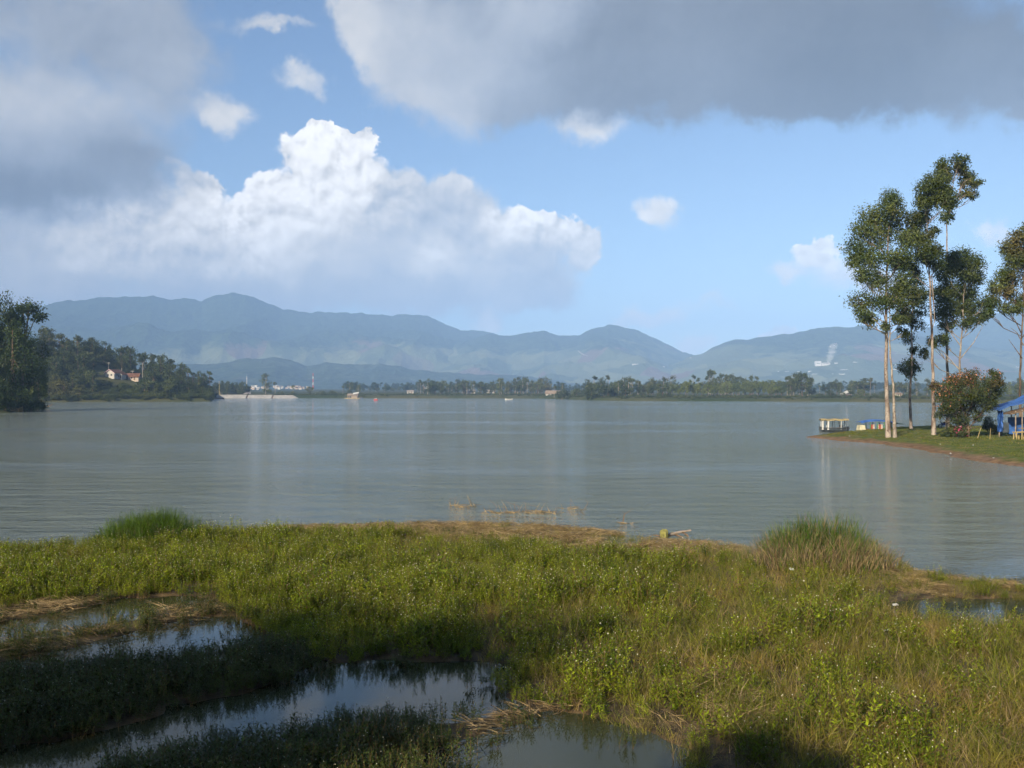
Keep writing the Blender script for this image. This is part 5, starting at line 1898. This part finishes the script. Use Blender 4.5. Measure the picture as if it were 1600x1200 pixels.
# ------------------------------------------------------------------ mountain slopes: factory, greenhouses, smoke
def build_slopes():
    MT = [o for o in bpy.data.objects if o.name.startswith('mountain_') or o.name == 'foothill']

    def hit(px, py):
        o0 = Vector((0, 0, EYE))
        d = Vector(((px - 800) / F, 1.0, (HZ - py) / F)).normalized()
        best = None
        for o in MT:
            ok, loc, n, i = o.ray_cast(o0, d)
            if ok and (best is None or loc.y < best.y):
                best = loc.copy()
        return best
    G = 'white greenhouse rows on the right slopes'
    rows = [(1246, 1251, 581, 'short greenhouse roof left of the upper greenhouse rows'), (1263, 1271, 580, 'small white greenhouse left under the factory'), (1269, 1288, 584.5, 'long lowest greenhouse row at the left'),
            (1313, 1325, 578, 'long greenhouse row right under the factory'), (1300, 1320, 584.5, 'long lowest greenhouse row at the right'), (1333, 1340, 566, 'pale streak of roof right of the factory on the slope'),
            (1396, 1403, 577, 'greenhouse row between the tall trunks'), (1397, 1403, 570, 'upper greenhouse between the tall trunks'), (1576, 1592, 573.5, 'greenhouse row right of the flowering bush'),
            (1033, 1038, 573, 'white shed on the saddle slope'), (1078, 1082, 559, 'tiny white shed in the notch of the saddle'), (988, 1003, 569, 'pale long roof on the slope left of the saddle'),
            (1215, 1232, 580.5, 'thin pale greenhouse row left of the others')]
    for a, b, py, lab in rows:
        A, B = hit(a, py), hit(b, py)
        if A is None or B is None:
            continue
        D = (A.y + B.y) / 2
        L = (b - a) / F * D
        c = at((a + b) / 2, py, D)
        t = empty('greenhouse', (c[0], c[1], c[2] - 1.5))
        mb = MB()
        W = 6.0
        nseg = 6
        prof = [(W / 2 * math.cos(math.pi * k / nseg), 1.6 + 1.1 * math.sin(math.pi * k / nseg)) for k in range(nseg + 1)]
        prof = [(W / 2, -6)] + prof + [(-W / 2, -6)]
        m = len(prof)
        mb.add([(s * L / 2, p[0], p[1]) for s in (-1, 1) for p in prof], [(k, k + 1, m + k + 1, m + k) for k in range(m - 1)] + [tuple(range(m - 1, -1, -1)), tuple(range(m, 2 * m))])
        mb.build('film_roof', 'greenhouse_film', t)
        mb = MB()
        mb.box((0, -W / 2 - 0.1, 0.6), (L * 0.98, 0.2, 0.8))
        mb.build('side_vent', 'roof_grey', t)
        tag(t, lab, 'greenhouse', G)
    c = hit(1293, 569.5)
    D = c.y
    s = D / F
    t = empty('factory', (c.x, c.y, c.z))
    for (px, w, h, roof) in ((1278, 9, 9, True), (1290, 13, 5.5, False), (1308, 8, 5.5, False)):
        mb = MB()
        x = (px - 1293) * s
        mb.box((x, 0, h / 2 - 4), (w * s, 16, h + 8))
        wall = mb.build('hall', 'white_paint', t)
        mb = MB()
        mb.gable((x, 0, h + 0.05), (w * s, 16), 5.0 if roof else 2.0, 0, 1.0, th=0.5)
        mb.build('roof', 'white_paint', wall)
        mb = MB()
        mb.box((x, -8.1, h * 0.5), (w * s * 0.7, 0.3, 1.6))
        mb.build('window_strip', 'window_dark', wall)
    mb = MB()
    mb.tube([(4, 6, -2), (4, 6, 16)], [1.6, 1.1], 10)
    mb.build('chimney', 'concrete', t)
    tag(t, 'white factory halls on the slope under the smoke plume', 'factory')
    # smoke: rising, drifting to the right
    m, tt, out = new_mat('smoke_air')
    v = tt.node('ShaderNodeVolumePrincipled')
    v.inputs['Color'].default_value = (0.95, 0.95, 0.96, 1)
    v.inputs['Density'].default_value = 0.010
    v.inputs['Anisotropy'].default_value = -0.5
    tt.l.new(v.outputs[0], out.inputs['Volume'])
    r = np.random.default_rng(5)
    path = [(1295, 567, 3), (1295, 562, 5), (1298, 557, 6), (1300, 551, 6), (1299, 546, 5), (1302, 541, 5), (1306, 537, 4)]
    n, rows_ = 12, []
    pts = []
    for i in range(len(path) - 1):
        for k in range(3):
            u = k / 3
            pts.append([path[i][j] * (1 - u) + path[i + 1][j] * u for j in range(3)])
    pts.append(list(path[-1]))
    mb = MB()
    P = [at(a, b, D - 20) - np.array(c) for a, b, _ in pts]
    R = [q[2] * s * (0.75 + 0.5 * r.random()) for q in pts]
    R[0] = 1.5
    R[-1] *= 0.3
    mb.tube(P, R, n)
    vs_ = np.array(mb.V)
    vs_ += r.normal(0, 3.2, vs_.shape) * np.array((1, 1, 0.5))
    mb.V = [tuple(q) for q in vs_]
    o = mb.build('smoke_plume', 'smoke_air', smooth=True)
    o.location = c
    tag(o, 'white smoke plume rising from the factory', 'smoke', kind='stuff')
    # pale road climbing the middle slope
    P = [hit(a, b) for a, b in ((903, 549), (907, 552), (912, 555), (918, 557.5))]
    mb = MB()
    L = [q + Vector((0, -1.0, 1.5)) for q in P if q]
    for i in range(len(L) - 1):
        a, b = L[i], L[i + 1]
        w = Vector((0, 3.0, 5.0))
        mb.add([a - w, b - w, b + w, a + w], [(0, 1, 2, 3)])
    o = mb.build('road', 'concrete')
    tag(o, kind='structure')


build_slopes()


# ------------------------------------------------------------------ boats, stall and small things on the peninsula
def build_peninsula_things():
    # covered boat with straw-coloured roof
    D = 140.0
    b = gp(1303, 675.3)
    D = b[1]
    s = D / F
    t = empty('covered_boat', b, math.radians(-6))
    Lb = 46 * s
    hull_boat(t, Lb, 1.5, 0.62, 'hull_dark', 0.1)
    hx = 18.5 * s
    i = 0
    for sg in (-1, 1):
        for u in (-1, -0.55, -0.05, 0.5, 0.95):
            mb = MB()
            thick = 0.13 if u < -0.4 else 0.05
            mb.tube([(u * hx, sg * 0.62, 0.35), (u * hx + 0.03, sg * 0.64, 1.72)], thick if sg < 0 else 0.05, 7)
            mb.build('post', 'white_paint' if u < -0.4 or abs(u - 0.5) < .01 else 'hull_dark', t)
    P = [[(-21 * s + 42 * s * i / 8, -0.85 + 1.7 * j / 4, 1.74 + 0.10 * math.sin(i * 1.9) * 0.5 + 0.16 * (1 - (j - 2) ** 2 / 4)) for j in range(5)] for i in range(9)]
    mb = MB()
    mb.slab(P, 0.09)
    ro = mb.build('roof', 'thatch', t)
    mb = MB()
    for sg in (-1, 1):
        mb.tube([(-20 * s, sg * 0.72, 1.66), (20 * s, sg * 0.72, 1.66)], 0.035, 5)
    mb.build('roof_beam', 'hull_dark', ro)
    for u in (-0.3, 0.35):
        mb = MB()
        mb.box((u * hx, 0, 0.62), (0.25, 1.1, 0.08))
        mb.build('bench', 'wood_old', t)
    mb = MB()
    mb.box((hx * 0.55, -0.2, 0.80), (0.5, 0.5, 0.42))
    mb.build('engine_box', 'hull_dark', t)
    tag(t, 'dark-hulled boat with white posts and straw-coloured flat roof at the peninsula tip', 'boat')

    # boat under a blue tarpaulin
    b = gp(1368, 675.5)
    D = b[1]
    s = D / F
    t = empty('tarpaulin_boat', (b[0], b[1], 0.0), math.radians(4))
    hull_boat(t, 52 * s, 1.6, 0.42, 'wood_old', 0.08)
    mb = MB()
    mb.box((-23.5 * s, 0, 0.62), (10 * s, 1.2, 0.8), taper=0.8)
    mb.build('bow_box', 'hull_cream', t)
    for u in (-12, -1, 10, 20, 29):
        for sg in (-1, 1):
            mb = MB()
            mb.tube([(u * s, sg * 0.7, 0.2), (u * s, sg * 0.75, 1.45)], 0.06, 6)
            mb.build('post', 'green_paint', t)
    P = [[((-27 + 54 * i / 10) * s, -1.0 + 2.0 * j / 4, 1.40 + 0.30 * math.sin(math.pi * (i / 10) ** 0.9) + 0.12 * (1 - (j - 2) ** 2 / 4) - 0.06 * (j == 0)) for j in range(5)] for i in range(11)]
    mb = MB()
    mb.slab(P, 0.06)
    mb.build('tarpaulin', 'tarp_blue', t)
    P = [[((25 + 15 * i / 5) * s, -0.9 + 1.8 * j / 4, 1.42 + 0.05 * math.sin(i * 1.6) - 0.06 * i + 0.1 * (1 - (j - 2) ** 2 / 4)) for j in range(5)] for i in range(6)]
    mb = MB()
    mb.slab(P, 0.06)
    mb.build('rear_cover', 'tarp_green', t)
    for u, c in ((-8, 'cloth_red'), (-5, 'cloth_pale'), (2, 'cloth_pale'), (5, 'cloth_red'), (8, 'cloth_pale')):
        mb = MB()
        mb.box((u * s, -0.35, 0.80), (2.6 * s, 0.16, 0.62), taper=0.8)
        mb.build('seat_back', c, t)
    tag(t, 'cream boat under a blue tarpaulin canopy on green posts', 'boat')

    # motorcycle parked behind the trunks
    x, y = at(1474, 671.5, 140)[:2]
    z = float(pen_h(x, y))
    t = empty('motorcycle', (x, y, z), math.radians(200))
    for wx in (-0.62, 0.62):
        mb = MB()
        n = 16
        ring = [(wx + 0.27 * math.cos(2 * math.pi * k / n), 0, 0.29 + 0.27 * math.sin(2 * math.pi * k / n)) for k in range(n + 1)]
        mb.tube(ring, 0.055, 6, caps=False)
        w = mb.build('wheel', 'rubber', t)
        mb = MB()
        mb.tube([(wx, -0.06, 0.29), (wx, 0.06, 0.29)], 0.07, 8)
        for k in range(6):
            a = math.pi * k / 3
            mb.tube([(wx, 0, 0.29), (wx + 0.24 * math.cos(a), 0, 0.29 + 0.24 * math.sin(a))], 0.012, 4)
        mb.build('spokes', 'steel', w)
    mb = MB()
    mb.tube([(0.62, 0, 0.29), (0.42, 0, 0.85), (0.36, 0, 1.02)], [0.04, 0.045, 0.04], 6)
    mb.tube([(0.36, -0.33, 1.04), (0.36, 0.33, 1.04)], 0.022, 5)
    mb.build('fork', 'steel', t)
    mb = MB()
    mb.tube([(0.40, 0, 0.78), (0.12, 0, 0.50), (-0.30, 0, 0.55), (-0.75, 0, 0.72)], [0.10, 0.15, 0.16, 0.08], 8)
    mb.build('body', 'moto_blue', t)
    mb = MB()
    mb.tube([(0.05, 0, 0.74), (-0.25, 0, 0.79), (-0.72, 0, 0.83)], [0.09, 0.13, 0.10], 8)
    mb.build('seat', 'rubber', t)
    mb = MB()
    mb.box((-0.02, 0, 0.36), (0.36, 0.24, 0.26), taper=0.8)
    mb.build('engine', 'steel', t)
    mb = MB()
    mb.tube([(0.50, 0, 0.90), (0.57, 0, 0.90)], [0.09, 0.11], 10)
    mb.build('headlight', 'white_paint', t)
    tag(t, 'dark blue motorcycle parked among the tall trunks', 'motorcycle')

    # stall of blue tarpaulin at the right edge
    D = 112.0
    o0 = at(1585, 683, D)
    z0 = float(pen_h(o0[0], o0[1]))
    t = empty('tarpaulin_stall', (o0[0], o0[1], z0))
    s = D / F

    def L(px, py, dy=0.0):
        q = at(px, py, D + dy) - o0
        return (q[0], q[1] + dy * 0, q[2] + o0[2] - z0)
    # hanging side sheet
    P = [[L(1558.5 + j * 2.2 + 0.6 * math.sin(i * 2.1 + j), 642 + i * 5.4, 0.25 * math.sin(j * 2.2 + i * 0.8)) for i in range(7)] for j in range(5)]
    mb = MB()
    for j in range(4):
        for i in range(6):
            a, b_, c_, d_ = [np.array(q) for q in (P[j][i], P[j + 1][i], P[j + 1][i + 1], P[j][i + 1])]
            n = np.array((0, 0.03, 0))
            mb.add([a, b_, c_, d_, a + n, b_ + n, c_ + n, d_ + n], [(3, 2, 1, 0), (4, 5, 6, 7)])
    mb.build('side_sheet', 'tarp_blue', t)
    # sloping roof sheet
    P = [[np.array(L(1556.5 + i * 9, 641.5 - i * 3.1 + 0.5 * math.sin(i * 2.3), 0)) + np.array((0, j * 1.0 - 0.6, 0.10 * math.sin(j * 1.5 + i))) for j in range(5)] for i in range(11)]
    mb = MB()
    mb.slab(P, 0.05)
    mb.build('roof_sheet', 'tarp_blue', t)
    # brown lower awning
    P = [[np.array(L(1569 + i * 9, 646 - i * 2.3, 0)) + np.array((0, -1.6 + j * 0.8, 0.03 * ((i + j) % 2))) for j in range(4)] for i in range(9)]
    mb = MB()
    mb.slab(P, 0.10)
    mb.build('awning', 'wood_old', t)
    for px, yt, dy in ((1578, 642, -1.2), (1586, 640, -1.5), (1594, 638, -1.5), (1604, 636, -1.4), (1620, 632, -1.4), (1563, 640, 0.3), (1582, 634, 2.6), (1598, 630, 2.6), (1640, 628, -1.4)):
        q = np.array(L(px, yt, 0)) + np.array((0, dy, 0))
        mb = MB()
        mb.tube([(q[0], q[1], -0.4), (q[0] + 0.03, q[1], q[2])], 0.07, 6)
        mb.build('post', 'wood_grey', t)
    mb = MB()
    q = np.array(L(1612, 660, 0))
    mb.box((q[0], 1.2, 1.2), (58 * s, 0.08, 1.9))
    mb.build('back_sheet', 'tarp_blue', t)
    mb = MB()
    q = np.array(L(1573, 662, 0))
    mb.box((q[0], 0.6, 1.0), (0.75, 0.6, 1.1))
    mb.build('cupboard', 'hull_dark', t)
    mb = MB()
    q = np.array(L(1606, 668, 0))
    mb.box((q[0], 0.0, 0.95), (26 * s, 0.7, 0.1))
    mb.build('counter', 'wood_grey', t)
    tag(t, 'stall of blue tarpaulin and brown awning at the right edge', 'stall')
    # bamboo table before the stall
    c = at(1594, 689.5, 106)
    z = float(pen_h(c[0], c[1]))
    t = empty('bamboo_table', (c[0], c[1], z), 0.15)
    for k in range(5):
        mb = MB()
        mb.tube([(-0.72, -0.28 + 0.14 * k, 0.78), (0.72, -0.28 + 0.14 * k, 0.80)], 0.055, 6)
        mb.build('slat', 'bamboo', t)
    for a in (-0.6, 0.0, 0.6):
        for b_ in (-0.25, 0.25):
            mb = MB()
            mb.tube([(a, b_, -0.2), (a, b_, 0.76)], 0.06, 6)
            mb.build('leg', 'bamboo', t)
    tag(t, 'rough bamboo table on the turf before the blue stall', 'table')
    # leaning stakes by the whitish shrub
    for px, py, dx, lab in ((1526, 690, 0.45, 'thin stake leaning right, left of the whitish shrub'), (1546, 688, 0.12, 'upright brown stake under the whitish shrub')):
        c = at(px, py, 108)
        z = float(pen_h(c[0], c[1]))
        mb = MB()
        mb.tube([(0, 0, -0.2), (dx * 0.6, 0, 0.6), (dx, 0, 1.15)], [0.035, 0.03, 0.02], 5)
        o = mb.build('stake', 'bamboo')
        o.location = (c[0], c[1], z)
        tag(o, lab, 'stake')
    # litter on the bare bank
    for i, (px, py, lab) in enumerate(((1327, 682, 'white scrap on the turf before the straw-roofed boat'), (1385, 694, 'white scrap at the foot of the two close trunks'), (1485, 704, 'white plastic scrap on the brown bank below the flowering bush'),
                                      (1469, 695, 'small white scrap on the turf left of the flowering bush'), (1552, 714, 'pale scrap on the bank toward the right edge'), (1520, 699, 'pale scrap on the turf below the flowering bush'))):
        c = gp(px, py, 0.35)
        litter(c[0], c[1], float(pen_h(c[0], c[1])) + 0.03, 0.14, 50 + i, lab, 'litter on the peninsula')


def litter(x, y, z, size, seed, label, group):
    r = np.random.default_rng(seed)
    mb = MB()
    n = 4
    P = [[(size * (i / (n - 1) - 0.5) + r.normal(0, size * .08), size * 0.8 * (j / (n - 1) - 0.5) + r.normal(0, size * .08), abs(r.normal(0, size * 0.28))) for j in range(n)] for i in range(n)]
    mb.slab(P, 0.012)
    o = mb.build('plastic_scrap', 'litter_plastic')
    o.location = (x, y, z)
    tag(o, label, 'litter', group)


build_peninsula_things()


# ------------------------------------------------------------------ small things at the near water edge
def build_drift():
    # driftwood
    b = gp(1056, 838)
    t = empty('driftwood', b, math.radians(14))
    mb = MB()
    mb.tube([(-0.75, -0.05, 0.00), (-0.3, 0, 0.07), (0.2, 0.02, 0.16), (0.62, 0.0, 0.22)], [0.05, 0.065, 0.055, 0.03], 8)
    log = mb.build('log', 'wood_grey', t, True)
    mb = MB()
    mb.tube([(-0.1, 0, 0.10), (0.12, -0.12, 0.02), (0.3, -0.2, -0.04)], [0.04, 0.03, 0.02], 6)
    mb.tube([(0.25, 0.0, 0.16), (0.42, -0.1, 0.05), (0.5, -0.12, -0.06)], [0.04, 0.035, 0.02], 6)
    mb.tube([(-0.5, 0, 0.03), (-0.85, 0.2, 0.06)], [0.04, 0.015], 6)
    mb.build('side_branch', 'wood_old', t, True)
    tag(t, 'grey branching driftwood log lying at the lake edge', 'driftwood')
    # ribbed stump
    b = gp(1037, 840)
    mb = MB()
    n, prof = 16, [(0.0, 0.11), (0.10, 0.13), (0.2, 0.135), (0.29, 0.12), (0.33, 0.07)]
    rows = []
    for z, r_ in prof:
        rows.append([((r_ * (1 + 0.2 * (k % 2))) * math.cos(2 * math.pi * k / n), (r_ * (1 + 0.2 * (k % 2))) * math.sin(2 * math.pi * k / n), z + (0.03 if k % 5 == 0 else 0)) for k in range(n)])
    vs_ = [v for q in rows for v in q]
    fs = [(j * n + k, j * n + (k + 1) % n, (j + 1) * n + (k + 1) % n, (j + 1) * n + k) for j in range(len(prof) - 1) for k in range(n)]
    fs.append(tuple((len(prof) - 1) * n + k for k in range(n)))
    mb.add(vs_, fs)
    o = mb.build('plant_stump', 'husk_green')
    o.location = (b[0], b[1], -0.02)
    tag(o, 'yellow-green ribbed plant stump floating beside the driftwood', 'stump')
    # floating twigs and reeds out in the water
    r = np.random.default_rng(9)
    for (a, c, py, n, lab) in ((697, 742, 791, 34, 'small raft of tan reeds, leftmost of the floating debris'), (758, 868, 801, 90, 'long raft of tan reeds and twigs floating off the weeds'),
                               (878, 912, 795, 14, 'few thin twigs sticking out right of the reed raft'), (962, 985, 817, 8, 'tiny dark twigs in the water left of the driftwood')):
        p0, p1 = gp(a, py), gp(c, py)
        t = empty('floating_reeds', (p0 + p1) / 2)
        W = p1[0] - p0[0]
        Q = []
        for i in range(n):
            base = np.array(((r.random() - 0.5) * W, r.normal(0, 0.35), -0.03 + 0.05 * r.random()))
            an = r.normal(0, 0.5) + (math.pi if r.random() < 0.5 else 0)
            steep = r.random() < 0.22
            ld = np.array((math.cos(an), math.sin(an))) * (0.5 if steep else 7.0)
            Q += blade_quads(r, base, 0.25 + 0.55 * r.random(), 0.022 + 0.012 * r.random(), ld, 0.1, 2)
        quads_mesh('reed_stems', np.array(Q), 'straw', t)
        mb = MB()
        for i in range(max(2, n // 14)):
            x = (r.random() - 0.5) * W
            mb.tube([(x, 0, -0.1), (x + r.normal(0, .15), 0, 0.25 + 0.2 * r.random()), (x + r.normal(0, .3), 0, 0.35 + 0.3 * r.random())], [0.014, 0.011, 0.006], 4)
        mb.build('twig', 'wood_old', t)
        tag(t, lab, 'floating reeds', 'reeds floating off the near shore')
    # foam and plastic scraps caught in the weeds
    for i, (px, py, z, sz, lab) in enumerate(((1236, 890, 0.42, 0.26, 'white scrap caught in weeds below the tall grass mound'), (1326, 948, 0.25, 0.22, 'white scrap at the left end of the right-hand pool'),
                                             (1398, 946, 0.06, 0.24, 'white scrap floating at the edge of the right-hand pool'), (1384, 985, 0.30, 0.30, 'white foam scrap in the grass below the right-hand pool'),
                                             (1398, 975, 0.28, 0.15, 'small white scrap near the foam below the right-hand pool'), (1015, 856, 0.08, 0.2, 'white scrap in the drift line left of the driftwood'))):
        c = gp(px, py, z)
        litter(c[0], c[1], z, sz * 0.5, 80 + i, lab, 'litter in the near weeds')


build_drift()


# ------------------------------------------------------------------ trees on the bank behind the photographer: they shade the lower left
def build_bank_trees():
    r = np.random.default_rng(44)
    G = 'trees on the bank behind the viewer'

    def big(x, y, crown, label, n, leaf):
        z = 3.8
        t = empty('bank_tree', (x, y, z))
        top = max(c[2] for c in crown)
        mb = MB()
        mb.tube([(0, 0, -0.4), (0.1, 0, 2.0), (0.0, 0.1, top - z - 3)], [0.4, 0.32, 0.2], 9)
        for c in crown:
            mb.tube([(0.1, 0, 2.2), ((c[0] - x) * 0.5, (c[1] - y) * 0.5, (c[2] - z) * 0.7), (c[0] - x, c[1] - y, c[2] - z)], [0.2, 0.12, 0.05], 6)
        mb.build('trunk', 'dark_bark', t, True)
        Q = np.concatenate([clump_leaves(r, np.array(c[:3]) - np.array((x, y, z)), c[3], n, leaf, 0.85) for c in crown])
        quads_mesh('crown', Q, 'dark_leaf', t)
        tag(t, label, 'tree', G)
    k = 1.0 / math.tan(SUN_EL)
    ux, uy = -math.sin(SUN_AZ) * k, -math.cos(SUN_AZ) * k     # shadow shift per metre of height

    def over(sx, sy, h):
        """place at height h that shades the spot (sx, sy) of the marsh"""
        return (sx - ux * (h - 0.3), sy - uy * (h - 0.3), h)

    def crown(spots):
        return [(*over(sx, sy, h), rad) for sx, sy, h, rad in spots]
    big(-15.0, -9.5, crown([(-0.6, 20.0, 13.2, 1.9), (-3.0, 20.6, 13.2, 1.9), (-2.0, 18.2, 12.2, 1.9), (-5.2, 20.6, 13.0, 2.0), (-4.4, 17.6, 11.8, 2.1), (-6.6, 18.8, 12.2, 2.0), (-3.0, 16.0, 11.2, 1.7), (-5.5, 15.2, 10.6, 2.0), (-4.2, 14.2, 10.0, 1.6)]),
        'broad dark tree on the bank behind the viewer', 900, 0.34)
    big(-21.0, -9.0, crown([(-8.0, 20.0, 13.0, 2.0), (-9.4, 18.0, 12.2, 2.1), (-7.6, 16.6, 11.4, 2.1), (-11.5, 18.0, 12.6, 2.0), (-11, 15.5, 11.0, 2.2), (-8.0, 14.0, 10.2, 2.0), (-13.5, 16.5, 12.0, 2.0)]),
        'second dark tree on the bank behind the viewer', 900, 0.34)
    big(-6.5, -5.5, crown([(2.9, 13.7, 9.4, 0.95), (2.4, 13.0, 8.8, 1.0), (3.8, 13.4, 9.4, 0.8)]), 'small tree on the bank behind the viewer', 700, 0.26)


build_bank_trees()

def build_haze():
    mb = MB()
    mb.box((0, 0, 448), (25000, 25000, 920))
    m, t, out = new_mat('haze_air')
    v = t.node('ShaderNodeVolumePrincipled')
    v.inputs['Color'].default_value = (0.32, 0.54, 0.97, 1.0)
    v.inputs['Density'].default_value = 1.6e-4
    v.inputs['Anisotropy'].default_value = -0.3
    t.l.new(v.outputs[0], out.inputs['Volume'])
    o = mb.build('haze', 'haze_air')
    tag(o, 'thin blue haze filling the air over the whole valley', 'haze', kind='stuff')


build_haze()
